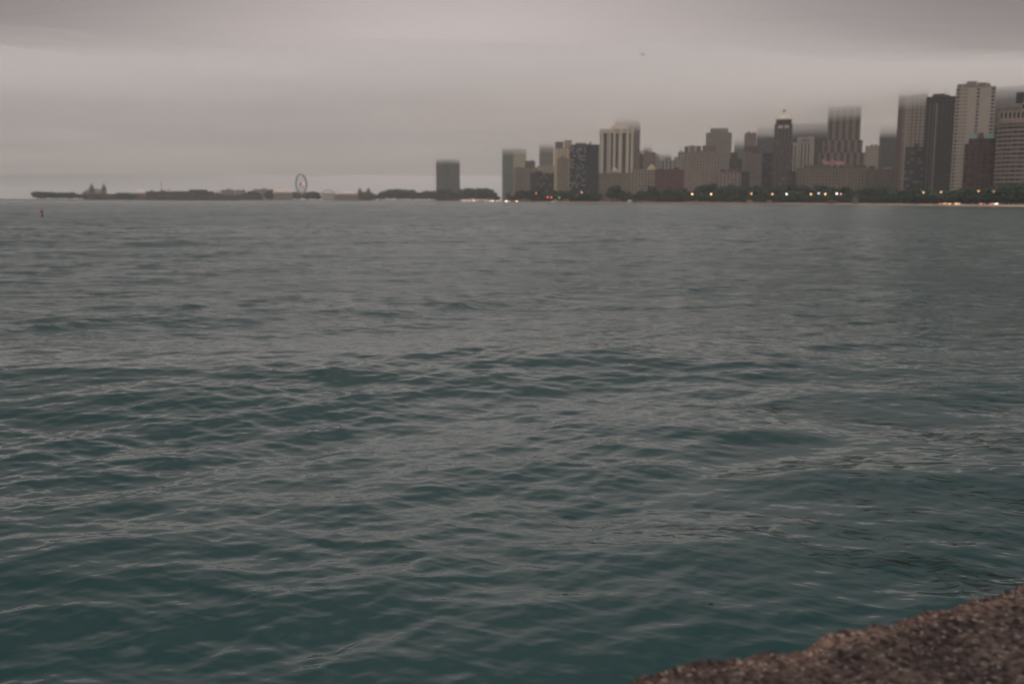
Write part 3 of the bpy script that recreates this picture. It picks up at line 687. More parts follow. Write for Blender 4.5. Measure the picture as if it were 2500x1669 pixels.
def arch(bm):
    W = 32 * 3000 / FPX; n = 14; z0 = hz(474, 800, 3000); z1 = hz(464, 800, 3000)
    for i in range(n):
        a, b = math.pi * i / n, math.pi * (i + 1) / n
        p0 = (-W/2*math.cos(a), z0 + (z1 - z0)*math.sin(a)); p1 = (-W/2*math.cos(b), z0 + (z1 - z0)*math.sin(b))
        vs = [bm.verts.new((p0[0], -12, p0[1])), bm.verts.new((p1[0], -12, p1[1])), bm.verts.new((p1[0], 12, p1[1])), bm.verts.new((p0[0], 12, p0[1]))]; bm.faces.new(vs)
        ws = [bm.verts.new((p0[0]*.96, -11.9, z0 - .5 + (p0[1]-z0)*.9)), bm.verts.new((p1[0]*.96, -11.9, z0 - .5 + (p1[1]-z0)*.9))]; bm.faces.new((vs[0], vs[1], ws[1], ws[0]))
def archw(bm):
    W = 29 * 3000 / FPX; box(bm, -W/2, W/2, -10, 10, 0, hz(471, 800, 3000))
shape_thing('arched_pavilion', 'green arched roof pavilion with white front right of the ferris wheel', 801, 3000, 'pavilion', (('roof', arch, mat('green_roof', (0.13, 0.17, 0.15))), ('wall', archw, mat('white_front', (0.5, 0.45, 0.42)))))
# flagpole
hp = hz(446, 396, 2990)
shape_thing('flagpole', 'tall thin dark pole rising over the terminal roof', 395.5, 2945, 'pole', (('pole', lambda bm: cone(bm, 0, 0, 0, hp, 1.1, .5, 8), mat('pole_m', (0.10, 0.09, 0.09))), ('finial', lambda bm: ball(bm, (0, 0, hp + .5), .9, 8), mat('pole_m', (0.10, 0.09, 0.09)))))
# ferris wheel
def wheel():
    d = 3040; px = 736.5; az = bearing(px)
    root = empty('ferris_wheel', at(px, d, GZ), -az + math.acos(0.54), 'grey ferris wheel seen half from the side above the trees', 'ferris wheel')
    zc = hz(449, px, d); r = hz(426, px, d) - zc
    steel = mat('wheel_steel', (0.16, 0.17, 0.165), .6)
    bm = bmesh.new(); n = 56
    for yy in (-2.2, 2.2):
        for i in range(n):
            a, b = 2*math.pi*i/n, 2*math.pi*(i+1)/n
            bar(bm, (r*math.cos(a), yy, zc + r*math.sin(a)), (r*math.cos(b), yy, zc + r*math.sin(b)), .62, 5)
    for i in range(n): 
        a = 2*math.pi*i/n; bar(bm, (r*math.cos(a), -2.2, zc + r*math.sin(a)), (r*math.cos(a), 2.2, zc + r*math.sin(a)), .3, 4)
    link('rim', bm, steel, root)
    bm = bmesh.new(); 
    for i in range(21):
        a = 2*math.pi*i/21
        for yy in (-2.2, 2.2): bar(bm, (0, yy*1.6, zc), (r*math.cos(a), yy, zc + r*math.sin(a)), .09, 4)
    link('spokes', bm, steel, root)
    bm = bmesh.new(); bar(bm, (0, -5, zc), (0, 5, zc), 2.2, 12); link('hub', bm, steel, root)
    bm = bmesh.new(); bar(bm, (0, -5.6, zc), (0, -5.1, zc), 2.6, 14); link('hub_lamp', bm, mat('hub_lamp', (.8, .4, .2), emit=(1, .45, .2), es=1.6), root)
    for s in (-1, 1):
        for e_ in (-1, 1):
            bm = bmesh.new(); bar(bm, (s * r * .5, e_ * 9, 0), (0, e_ * 4.5, zc), .55, 6); link('leg', bm, steel, root)
    gm = mat('gondola', (0.10, 0.12, 0.14), .4)
    g0 = None
    for i in range(42):
        a = 2*math.pi*(i + .5)/42
        if g0 is None:
            bm = bmesh.new(); box(bm, -1.0, 1.0, -1.7, 1.7, -2.6, -.3); cone(bm, 0, 0, -.28, .3, 1.0, .3, 8); o = g0 = link('gondola', bm, gm, root)
        else:
            o = g0.copy(); C.objects.link(o); o.parent = root
        o.location = ((r + 1.6)*math.cos(a), 0, zc + (r + 1.6)*math.sin(a))
wheel()

# ------------------------------------------------------------------ trees
def crown_mesh(seed, w, h, n=1500, leaf=0.75):
    rr = random.Random(seed); bm = bmesh.new()
    lobes = []
    for i in range(11):
        a = rr.random() * 2 * math.pi; q = math.sqrt(rr.random()) * .62
        lobes.append((q * math.cos(a) * w/2, q * math.sin(a) * w/2, h * (.38 + .62 * rr.random()) * (1 - .35 * q), rr.uniform(.2, .34) * w))
    for i in range(n):
        x, y, z, r = rr.choice(lobes)
        v = Vector((rr.gauss(0, 1), rr.gauss(0, 1), rr.gauss(0, 1))).normalized() * r * rr.uniform(.55, 1.0)
        c = Vector((x + v.x, y + v.y, max(h * .16, z + v.z * .72)))
        if c.z > h: c.z = h - rr.random() * h * .1
        nrm = (v.normalized() + Vector((rr.gauss(0, .5), rr.gauss(0, .5), rr.gauss(0, .5)))).normalized()
        q = nrm.to_track_quat('Z', 'Y'); s = leaf * rr.uniform(.6, 1.3); an = rr.random() * 6.28
        pts = [c + q @ Vector((s * math.cos(an + t) * (1 if k % 2 else .6), s * math.sin(an + t), 0)) for k, t in enumerate((0, 1.57, 3.14, 4.71))]
        bm.faces.new([bm.verts.new(p) for p in pts])
    me = bpy.data.meshes.new('crown'); bm.to_mesh(me); bm.free(); return me
def trunk_mesh(seed, w, h):
    rr = random.Random(seed); bm = bmesh.new()
    bm2 = bm
    cone(bm2, 0, 0, -.3, h * .5, .42, .22, 7)
    for i in range(5):
        a = rr.random() * 6.28; bar(bm2, (0, 0, h * rr.uniform(.25, .45)), (math.cos(a) * w * .3, math.sin(a) * w * .3, h * rr.uniform(.55, .8)), .13, 5)
    me = bpy.data.meshes.new('trunk'); bm.to_mesh(me); bm.free(); return me
def leaf_mat(name, c):
    m, t, p = node_mat(name)
    p.inputs['Roughness'].default_value = .75; p.inputs['Specular IOR Level'].default_value = .2
    oi = t.nodes.new('ShaderNodeObjectInfo'); g_ = t.nodes.new('ShaderNodeNewGeometry')
    ad = t.nodes.new('ShaderNodeMath'); ad.operation = 'ADD'; t.links.new(oi.outputs['Random'], ad.inputs[0]); t.links.new(g_.outputs['Random Per Island'], ad.inputs[1])
    r_ = t.nodes.new('ShaderNodeMapRange'); r_.inputs['From Max'].default_value = 2; t.links.new(ad.outputs[0], r_.inputs[0])
    mx = t.nodes.new('ShaderNodeMix'); mx.data_type = 'RGBA'; mx.inputs[6].default_value = (c[0]*.45, c[1]*.5, c[2]*.55, 1); mx.inputs[7].default_value = (c[0]*1.5, c[1]*1.45, c[2]*1.3, 1)
    t.links.new(r_.outputs[0], mx.inputs[0]); t.links.new(mx.outputs[2], p.inputs['Base Color'])
    return m
LEAF = leaf_mat('leaves', (0.028, 0.056, 0.030)); BARK = mat('bark', (0.06, 0.05, 0.042))
KINDS = []
for i, (w, h) in enumerate(((13, 13), (11, 15), (15, 12), (9, 11), (17, 14))):
    cm, tm = crown_mesh(50 + i, w, h), trunk_mesh(80 + i, w, h)
    cm.materials.append(LEAF); tm.materials.append(BARK); KINDS.append((w, h, cm, tm))
REGIONS = [  # (px0, px1, what one finds behind or beside, label)
    (60, 132, 'flat-topped dark tree at the bare tip of the pier'), (132, 172, 'second clump tree from the tip of the pier'), (172, 215, 'low bushy tree left of the twin spires'),
    (215, 560, 'low tree beside the twin spired pier hall'), (560, 640, 'tree before the pale pier halls'), (640, 735, 'tree at the left foot of the ferris wheel'), (735, 790, 'tree at the right foot of the ferris wheel'),
    (790, 870, 'dark tree between arched pavilion and cupolas'), (870, 925, 'tree below the two small brick cupolas'), (925, 1015, 'tree in the long flat-topped grove left of the lone curved tower'),
    (1015, 1063, 'small tree just left of the lone curved tower'), (1063, 1125, 'tree before the foot of the lone curved tower'), (1125, 1226, 'tree in the grove right of the lone curved tower'),
    (1226, 1295, 'park tree below the pinkish brown block'), (1295, 1353, 'park tree below the low dark box'), (1353, 1430, 'park tree below the dotted glass tower'), (1430, 1485, 'park tree left of the white-piered tower base'),
    (1485, 1520, 'round tree alone before the stone base of the white-piered tower'), (1520, 1597, 'park tree below the golden-gabled buff block'), (1597, 1671, 'park tree below the red brick block'),
    (1671, 1755, 'park tree below the large pink hotel'), (1755, 1810, 'park tree below the red-roofed pink wing'), (1810, 1882, 'park tree below the grey-topped brown block'),
    (1882, 1941, 'park tree at the foot of the pyramid-roofed tower'), (1941, 2030, 'park tree below the left half of the lettered hotel'), (2030, 2114, 'park tree below the right half of the lettered hotel'),
    (2114, 2180, 'park tree below the whitish-roofed house'), (2180, 2247, 'park tree below the grey glass block'), (2247, 2318, 'park tree below the near-black striped tower'),
    (2318, 2412, 'park tree below the green-roofed brick block'), (2412, 2456, 'park tree at the left foot of the curved tower'), (2456, 2700, 'tall full tree before the curved banded tower')]
ntree = 0
def tree(px, dist, py_top, kind=None, wscale=1.0, z=GZ):
    global ntree
    kind = random.randrange(5) if kind is None else kind
    w, h, cm, tm = KINDS[kind]
    H = height(px, dist, py_top) - z; s = H / h
    label = next(l for a, b, l in REGIONS if a <= px < b or (b == 2700 and px >= a))
    root = empty('tree', at(px, dist, z), random.random() * 6.28, label, 'tree', label.replace('tree', 'trees', 1))
    root.scale = (s * wscale, s * wscale, s)
    for nm, me in (('crown', cm), ('trunk', tm)):
        o = bpy.data.objects.new(nm, me); C.objects.link(o); o.parent = root
    ntree += 1
# rows: (px0, px1, step, py_top range, offset from shore)
def row(px0, px1, step, t0, t1, o0, o1, ws=1.0):
    px = px0
    while px < px1:
        tree(px, shore(px) + random.uniform(o0, o1), random.uniform(t0 - 2.5, t1 + 2.5), wscale=ws * random.uniform(.75, 1.25))
        px += step * random.uniform(.75, 1.25)
for px, t, ws in ((92, 468, 1.7), (101, 467, 1.8), (112, 467.5, 1.8), (121, 469, 1.7), (132, 471, 1.6), (141, 468.5, 1.6), (150, 468.5, 1.7), (158, 470, 1.5), (168, 471, 1.4), (176, 469, 1.5), (184, 472, 1.4),
                  (194, 473, 1.5), (204, 472.5, 1.5), (213, 474, 1.5), (240, 475, 1.2), (286, 474, 1.2), (294, 472, 1.2), (316, 471, 1.2), (322, 473, 1.2)):
    tree(px, 2925 + random.uniform(0, 30), t, kind=random.choice((0, 2, 4)), wscale=ws)
for px, t in ((604, 469), (611, 467), (617, 468), (622, 470), (656, 470), (663, 467), (672, 472), (683, 472), (690, 470), (699, 471), (709, 470), (716, 469), (724, 470), (731, 472), (748, 471), (755, 469), (763, 468), (770, 470), (776, 475)):
    tree(px, shore(px) + random.uniform(40, 80), t, kind=random.choice((0, 2, 4)), wscale=1.3)
for px, t in ((818, 471), (826, 469), (836, 469), (846, 470), (880, 473), (890, 470), (899, 469), (908, 472), (915, 476)):
    tree(px, shore(px) + random.uniform(36, 70), t, kind=random.choice((0, 2, 4)), wscale=1.3)
for px, t in ((926, 473), (934, 467), (942, 464.5), (951, 463), (960, 462.5), (969, 462), (978, 462), (987, 462), (996, 462.5), (1005, 464), (1013, 468), (1020, 467), (1027, 468), (1036, 470), (1044, 466), (1052, 468), (1060, 469),
              (1072, 464), (1082, 462), (1092, 462), (1102, 464), (1112, 466), (1122, 465), (1132, 461), (1141, 460), (1151, 460), (1161, 459.5), (1171, 459), (1180, 459), (1189, 460), (1197, 463), (1204, 468), (1213, 477)):
    tree(px, shore(px) + random.uniform(36, 90), t, kind=random.choice((0, 2, 4)), wscale=1.05)
    if random.random() < .6: tree(px + 4, shore(px) + random.uniform(26, 40), t + 9, kind=3, wscale=1.3)
row(1242, 1262, 10, 470, 476, 50, 80); row(1268, 1300, 9, 463, 467, 55, 85); row(1300, 1345, 9, 463, 469, 55, 90); row(1345, 1392, 9, 466, 470, 50, 80); row(1392, 1462, 11, 468, 476, 50, 80)
tree(1500, shore(1500) + 45, 452, kind=1, wscale=1.15); tree(1494, shore(1500) + 50, 458, kind=3, wscale=1.2); tree(1508, shore(1500) + 52, 459, kind=3, wscale=1.2)
row(1518, 1556, 8, 470, 474, 40, 70); row(1556, 1585, 8, 467, 471, 40, 70)
tree(1589, shore(1589) + 45, 454, kind=1, wscale=.9)
row(1594, 1670, 8, 462, 468, 40, 75); row(1668, 1705, 8, 465, 470, 40, 75); row(1702, 1742, 7, 452, 458, 60, 80); tree(1741, shore(1741) + 60, 447, kind=1); row(1745, 1765, 7, 461, 466, 40, 70)
row(1764, 1812, 7, 452, 458, 50, 80); row(1810, 1870, 8, 455, 462, 45, 80); row(1868, 1905, 8, 459, 465, 45, 70); row(1905, 1928, 7, 448, 453, 60, 80)
row(1930, 1950, 8, 462, 468, 45, 70); row(1950, 2030, 8, 455, 461, 60, 90); row(2028, 2080, 8, 459, 465, 50, 80); tree(2066, shore(2066) + 55, 455, kind=1, wscale=1.2)
row(2082, 2098, 8, 472, 478, 45, 70); row(2100, 2140, 8, 461, 466, 45, 75); row(2138, 2170, 7, 455, 460, 60, 85); row(2168, 2195, 8, 462, 468, 45, 75); row(2192, 2250, 9, 461, 467, 45, 80)
row(2248, 2330, 10, 464, 470, 40, 75); row(2328, 2350, 9, 463, 468, 40, 60); row(2350, 2425, 10, 455, 461, 45, 70); row(2422, 2460, 10, 455, 461, 40, 60); row(2458, 2560, 11, 444, 450, 45, 65, 1.1)
# low understorey in front
row(1530, 2520, 11, 474, 480, 34, 42, 1.3)

# ------------------------------------------------------------------ street lamps, signals, cars
POLE = mat('lamp_pole', (0.07, 0.07, 0.07), .5)
def lamp(px, dist, py, col, es, label, r=0.95):
    az = bearing(px); root = empty('street_lamp', at(px, dist, GZ), -az, label, 'street lamp', 'lit street lamps along the shore drive')
    h = height(px, dist, py) - GZ
    bm = bmesh.new(); cone(bm, 0, 0, 0, h - r, .16, .09, 8); cone(bm, 0, 0, 0, .8, .35, .25, 8); link('pole', bm, POLE, root)
    bm = bmesh.new(); ball(bm, (0, 0, h), r, 12); link('lamp_globe', bm, mat('globe_%d' % round(px), (.8, .8, .8), emit=col, es=es), root)
    bm = bmesh.new(); cone(bm, 0, 0, h + r * .9, h + r * 1.15, r * .7, r * .2, 8); link('cap', bm, POLE, root)
warm = (1.0, .50, .20); gold = (1.0, .66, .30); white = (.95, 1.0, .92)
E = 3.2
for px, py, c, k_, lab in ((1689.5, 474, gold, 1, 'warm lamp, left of two below the large pink hotel'), (1735.5, 474, gold, 1, 'warm lamp, right of two below the large pink hotel'),
        (1834, 473, warm, 1, 'warm lamp below the grey-topped brown block'), (1885, 474, warm, .8, 'warm lamp at the left foot of the pyramid-roofed tower'), (1919.5, 474, white, 1.0, 'brightest white lamp at the right foot of the pyramid-roofed tower'),
        (1979, 474, warm, .9, 'warm lamp below the white striped hotel'), (1998, 472, (.75, .78, .9), .6, 'dim bluish lamp between two warm ones below the lettered hotel'), (2014, 474, warm, 1, 'warm lamp just right of the dim bluish one'),
        (2042, 473, (1, .95, .8), 1.0, 'white lamp below the right of the roof lettering'), (2052, 474, (1, .4, .25), .4, 'dim red lamp beside a white one below the roof lettering'),
        (2253, 470, warm, .55, 'small orange lamp at the left foot of the near-black striped tower'), (2296, 469, warm, .5, 'small orange lamp at the right foot of the near-black striped tower'),
        (2387, 467, warm, .45, 'small orange lamp below the green-roofed brick block'), (2424, 467, warm, .4, 'small orange lamp at the left foot of the curved tower')):
    d = shore(px) + 30
    lamp(px, d, py, c, E * k_, lab, r=0.95 * d / 1300)
def signal(px, dist, py, col, es, label):
    az = bearing(px); root = empty('traffic_light', at(px, dist, GZ), -az, label, 'traffic light', 'traffic lights on the shore drive')
    h = height(px, dist, py) - GZ
    bm = bmesh.new(); cone(bm, 0, 0, 0, h + 1.2, .12, .1, 8); link('pole', bm, POLE, root)
    bm = bmesh.new(); box(bm, -.45, .45, -.75, -.15, h - 1.6, h + 1.3); link('housing', bm, POLE, root)
    bm = bmesh.new(); ball(bm, (0, -.8, h), .75, 12, (1, .5, 1)); link('lens', bm, mat('lens_%d' % round(px), (.5, .3, .3), emit=col, es=es), root)
REDL = (1.0, .13, .07); ORL = (1.0, .3, .12); GRL = (.1, .75, .42)
for px, py, c, lab in ((1309, 472, ORL, 'orange signal high before the low dark box'), (1272, 480.5, REDL, 'small red signal below the pinkish brown block'), (1336.5, 482, REDL, 'left of two red signals by the low dark box'),
        (1346, 482, REDL, 'right of two red signals by the low dark box'), (1365, 482.5, GRL, 'green signal below the slim tan tower'), (1420, 469.5, ORL, 'orange signal before the dotted glass tower')):
    signal(px, shore(px) + 40, py, c, 4.5 if c != GRL else 2.5, lab)

def car_proto():
    body, cab = bmesh.new(), bmesh.new()
    def car_prof(bm, pts, w):
        a = [bm.verts.new((-w, x, z)) for x, z in pts]; b = [bm.verts.new((w, x, z)) for x, z in pts]; n = len(pts)
        for i in range(n): bm.faces.new((a[i], a[(i+1)%n], b[(i+1)%n], b[i]))
        bm.faces.new(a); bm.faces.new(b[::-1])
    car_prof(body, [(-2.2, .35), (2.2, .35), (2.25, .7), (2.1, .95), (1.2, 1.0), (-1.1, .98), (-2.1, .8), (-2.25, .6)], .88)
    car_prof(cab, [(1.9, 1.0), (1.35, 1.42), (-.3, 1.45), (-1.05, 1.0)], .74)
    return body, cab
bmb, bmc = car_proto()
CB = bpy.data.meshes.new('body'); bmesh.ops.recalc_face_normals(bmb, faces=bmb.faces); bmb.to_mesh(CB); bmb.free()
CC = bpy.data.meshes.new('cabin'); bmesh.ops.recalc_face_normals(bmc, faces=bmc.faces); bmc.to_mesh(CC); bmc.free()
CC.materials.append(mat('car_glass', (.02, .02, .025), .15)); CB.materials.append(mat('car_paint', (.3, .3, .3), .3))
bm = bmesh.new(); bar(bm, (-.1, 0, 0), (.1, 0, 0), .33, 14); CW = bpy.data.meshes.new('wheel'); bm.to_mesh(CW); bm.free(); CW.materials.append(mat('tyre', (.02, .02, .02)))
def hl(name, c, es):
    bm = bmesh.new(); ball(bm, (0, 0, 0), .36, 10, (1, .5, .8)); me = bpy.data.meshes.new('headlight'); bm.to_mesh(me); bm.free(); me.materials.append(mat(name, (.8, .8, .8), emit=c, es=es)); return me
HW, HO, HR, HOFF = hl('head_white', (1, .93, .8), 10), hl('head_orange', (1, .55, .25), 8), hl('tail_red', (1, .2, .1), 5), hl('head_off', (.5, .5, .5), .2)
def paint(c):
    me = CB.copy(); me.materials[0] = mat('paint_%s' % round(c[0] * 100), c, .3); return me
PAINTS = [paint((.45, .45, .45)), paint((.03, .03, .035)), paint((.2, .04, .035)), paint((.6, .58, .55))]
cars = [(1131, HO, 'left end of the row of car lights below the grove'), (1137, HO, 'orange-lit car, second from the left end of the causeway row'), (1144, HO, 'orange-lit car close to the first white lights on the causeway'), (1149, HO, 'amber-lit car left of the first white lights on the causeway'),
        (1156, HW, 'car with white lights under the right end of the grove'), (1163, HR, 'car with red tail lights between two white-lit ones'), (1187, HR, 'car with dim red lights in the first gap of the causeway row'), (1197, HO, 'orange-lit car left of the whitest lights'), (1202, HW, 'car with the whitest lights on the causeway'),
        (1215.5, HO, 'car with warm lights left of the glass tower foot'), (1224, HOFF, 'pale unlit car below the grey-green glass tower'), (1235.5, HW, 'white-lit car below the grey-green glass tower'), (1242, HR, 'red-lit car right below the grey-green glass tower'), (1262, HO, 'orange-lit car below the pinkish brown block'),
        (1351, HW, 'white-lit car below the slim tan tower'), (1360, HOFF, 'pinkish unlit car beside the green signal'),
        (2298, HR, 'red-lit car below the near-black striped tower'), (2308, HO, 'first orange-lit car of the bright cluster below the striped tower'), (2313, HO, 'second orange-lit car of the bright cluster below the striped tower'), (2318, HO, 'third orange-lit car of the bright cluster below the striped tower'), (2334, HO, 'left car of the amber pair below the tallest pale tower'),
        (2340, HO, 'right car of the amber pair below the tallest pale tower'), (2375, HOFF, 'pale unlit car below the dark red brick block'), (2395, HR, 'dull red-lit car left of a pale one by the curved tower'), (2404, HOFF, 'pale car left of the last lit cluster'), (2420, HR, 'red-lit car at the start of the last cluster'), (2429, HO, 'bright amber car in the last cluster'), (2434, HW, 'white-lit car at the end of the last cluster')]
for i, (px, hm, lab) in enumerate(cars):
    d = shore(px) + 28; az = bearing(px)
    root = empty('parked_car' if hm is HOFF else 'car', at(px, d, 1.12), -az + random.uniform(-.3, .3), lab if lab.startswith(('car', 'orange', 'amber', 'white', 'red', 'pale', 'pink', 'bright', 'dull', 'first', 'second', 'third', 'left car', 'right car')) else 'orange-lit car at the ' + lab, 'car', 'cars on the shore drive')
    far = d / 1300
    root.scale = (1, 1, 1)
    b_ = bpy.data.objects.new('body', PAINTS[i % 4]); c_ = bpy.data.objects.new('cabin', CC)
    for o in (b_, c_): C.objects.link(o); o.parent = root
    for x in (-.84, .84):
        for y in (-1.35, 1.35):
            o = bpy.data.objects.new('wheel', CW); C.objects.link(o); o.parent = root; o.location = (x, y, .33)
    for x in (-.62, .62):
        o = bpy.data.objects.new('headlight', hm); C.objects.link(o); o.parent = root; o.location = (x, -2.28, .72)
        o.scale = (1.8, 1.3, 1.7) if d > 1600 else (.7, .7, .7)
# beach kiosks
def kiosk(px, w, h, wall, roof, label):
    d = shore(px) + 22
    def f(bm): box(bm, -w/2, w/2, -2, 2, 0, h); box(bm, -w*.3, w*.3, -2.1, -2, h*.3, h*.8)
    def r_(bm): prism(bm, [(-w/2 - .4, -2.5), (w/2 + .4, -2.5), (w/2 + .4, 2.5), (-w/2 - .4, 2.5)], h + .02, h + 1.3, .35)
    shape_thing('beach_hut', label, px, d, 'hut', (('wall', f, mat('hut_wall', wall)), ('roof', r_, mat('hut_roof', roof))), z=.8)
kiosk(1537, 6, 2.6, (.55, .55, .56), (.6, .6, .6), 'white beach hut below the golden-gabled block'); kiosk(1549, 4, 2.4, (.08, .06, .06), (.1, .06, .06), 'small dark hut right of the white beach hut')
kiosk(1571, 5, 2.2, (.3, .13, .09), (.3, .15, .1), 'small red brown hut right of the dark hut'); kiosk(1700, 4, 2.2, (.35, .12, .08), (.35, .15, .1), 'small rust red hut below the large pink hotel')
kiosk(1830, 9, 2.6, (.42, .22, .13), (.4, .2, .12), 'orange beach hut below the grey-topped brown block'); kiosk(1878, 7, 2.4, (.36, .2, .19), (.4, .24, .22), 'pink beach hut left of the pyramid-roofed tower foot')
kiosk(2087, 7, 5, (.17, .14, .11), (.12, .1, .09), 'tan beach house right of the lettered hotel trees'); kiosk(2030, 8, 2.2, (.12, .07, .06), (.14, .07, .06), 'low brown hut below the roof lettering')

# ------------------------------------------------------------------ buoy
bd = 200.0; bx = 101.5
by = at(bx, bd, -0.3)
root = empty('buoy', by, 0, 'red spar buoy with a white band leaning on the open lake', 'buoy')
root.rotation_euler = (0.05, -0.06, 0)
redp = mat('buoy_red', (0.30, 0.025, 0.025), .45); whp = mat('buoy_white', (0.7, 0.66, 0.64), .5)
bm = bmesh.new(); cone(bm, 0, 0, 0, .72, .2, .2, 16); cone(bm, 0, 0, .9, 1.42, .2, .17, 16); link('body', bm, redp, root)
bm = bmesh.new(); cone(bm, 0, 0, .72, .9, .205, .205, 16); link('band', bm, whp, root)
bm = bmesh.new(); cone(bm, 0, 0, 1.42, 1.52, .17, .08, 16); bar(bm, (0, 0, 1.5), (0, 0, 1.62), .02); link('cap', bm, redp, root)

# ------------------------------------------------------------------ gull
def gull():
    d = ray(1570, 133.5); p = Vector((0, 0, CAM_H)) + d * 125
    pts = [(0, 0, 0, .085), (0, .16, .02, .075), (0, .30, .05, .05), (0, .38, .05, .018), (0, -.16, 0, .06), (0, -.34, 0, .02)]
    bm = bmesh.new()
    def ring(c, r, sy): return [bm.verts.new((c[0] + r * math.cos(t), c[1], c[2] + r * sy * math.sin(t))) for t in [2*math.pi*i/8 for i in range(8)]]
    rings = [ring(q, q[3], .9) for q in sorted(pts, key=lambda q: q[1])]
    for a, b in zip(rings, rings[1:]):
        for i in range(8): bm.faces.new((a[i], a[(i+1)%8], b[(i+1)%8], b[i]))
    bm.faces.new(rings[0]); bm.faces.new(rings[-1])
    # wings: left dropped, right raised then drooping
    for s, prof in ((-1, [(0.05, .03, .13, .11), (.25, .02, .12, .10), (.42, -.12, .10, .07), (.55, -.34, .03, .04)]), (1, [(.05, .03, .13, .11), (.3, .13, .12, .10), (.52, .10, .08, .08), (.82, -.02, -.06, .03)])):
        prev = None
        for x, z, y, ch in prof:
            cur = [bm.verts.new((s*x, y, z + .012)), bm.verts.new((s*x, y - ch*2.2, z)), bm.verts.new((s*x, y - ch*2.2, z - .008)), bm.verts.new((s*x, y, z - .015))]
            if prev:
                for i in range(4): bm.faces.new((prev[i], prev[(i+1)%4], cur[(i+1)%4], cur[i]))
            else: bm.faces.new(cur)
            prev = cur
        bm.faces.new(prev)
    t = [bm.verts.new(v) for v in ((-.03, -.3, .01), (.03, -.3, .01), (.09, -.48, .0), (-.09, -.48, 0), )]
    bm.faces.new(t)
    bmesh.ops.scale(bm, vec=(.85, .85, .95), verts=bm.verts)
    o = link('gull', bm, mat('feathers', (0.16, 0.155, 0.15)), smooth=True)
    o.location = p; o.rotation_euler = (0.25, 0.22, 0.35)
    tag(o, 'dark gull flying alone in the grey sky', 'bird')
gull()

# ------------------------------------------------------------------ weed strands afloat
def weeds():
    bm = bmesh.new(); rr = random.Random(3)
    clusters = []
    line1 = [(1330, 1275), (1480, 1260), (1620, 1290), (1750, 1300), (1850, 1290), (1930, 1330), (2010, 1370), (2080, 1370), (2200, 1380), (2300, 1430), (2450, 1460)]
    line2 = [(1700, 1250), (1850, 1250), (2000, 1285), (2130, 1310), (2250, 1350), (2380, 1400), (2490, 1440)]
    line3 = [(1780, 980), (1900, 990), (2050, 1000), (2180, 1015), (2330, 1060), (2480, 1110)]
    line4 = [(2060, 1150), (2200, 1170), (2320, 1190), (2450, 1230), (2560, 1260)]
    line5 = [(2000, 1200), (2150, 1240), (2300, 1270), (2480, 1330)]
    line6 = [(2150, 920), (2300, 950), (2480, 985)]
    line7 = [(2180, 1370), (2330, 1400), (2420, 1440)]
    for ln, n, spread in ((line1, 150, 20), (line2, 110, 16), (line3, 130, 12), (line4, 70, 18), (line5, 70, 24), (line6, 80, 14), (line7, 50, 22)):
        for _ in range(int(n * .62)):
            t = rr.random() * (len(ln) - 1); i = int(t); f = t - i
            px = ln[i][0] + (ln[i+1][0] - ln[i][0]) * f + rr.gauss(0, 18); py = ln[i][1] + (ln[i+1][1] - ln[i][1]) * f + rr.gauss(0, spread) * (.35 + .65 * rr.random())
            d = ray(px, py)
            s = CAM_H / -d.z; clusters.append((d.x * s, d.y * s, rr.gauss(-.35, .35), rr.uniform(.08, .32) * (.6 + s * .035), rr.uniform(.0025, .006) * (.7 + s * .03)))
    for px, py in ((1380, 1478), (1735, 1505)):
        d = ray(px, py); s = CAM_H / -d.z; clusters.append((d.x * s, d.y * s, rr.gauss(0, .3), .055, .009))
    P = []
    for x, y, a, l, w in clusters:
        n = 5; cv = rr.gauss(0, .8); q = []
        for i in range(n + 1):
            f = i / n - .5; aa = a + cv * f
            q.append((x + l * f * math.cos(aa), y + l * f * math.sin(aa) * 1.0, w * (1 - abs(f) * 1.4)))
        P.append(q)
    flat = np.array([(q[0], q[1]) for pl in P for q in pl])
    X, Y = flat[:, 0], flat[:, 1]; rr_ = np.hypot(X, Y)
    # find the surface above (X, Y): undo the horizontal shift
    sp = np.maximum(np.maximum(.0125, rr_**2 / 3183 * .6), rr_ * R(.06))
    X0, Y0 = X.copy(), Y.copy()
    for _ in range(5):
        DX, DY, Z = wave_eval(X0, Y0, sp); X0 = X - DX; Y0 = Y - DY
    k = 0
    for pl in P:
        prev = None
        for x, y, w in pl:
            z = Z[k] + .004; k += 1
            cur = [bm.verts.new((x, y - w, z)), bm.verts.new((x, y, z + w * .6)), bm.verts.new((x, y + w, z))]
            if prev:
                bm.faces.new((prev[0], prev[1], cur[1], cur[0])); bm.faces.new((prev[1], prev[2], cur[2], cur[1]))
            prev = cur
    o = link('floating_weed', bm, mat('wet_weed', (0.022, 0.018, 0.015), .8, spec=.1))
    tag(o, 'thin dark brown weed strands drifting in loose lines near the ledge', 'water weed', kind='stuff')
weeds()

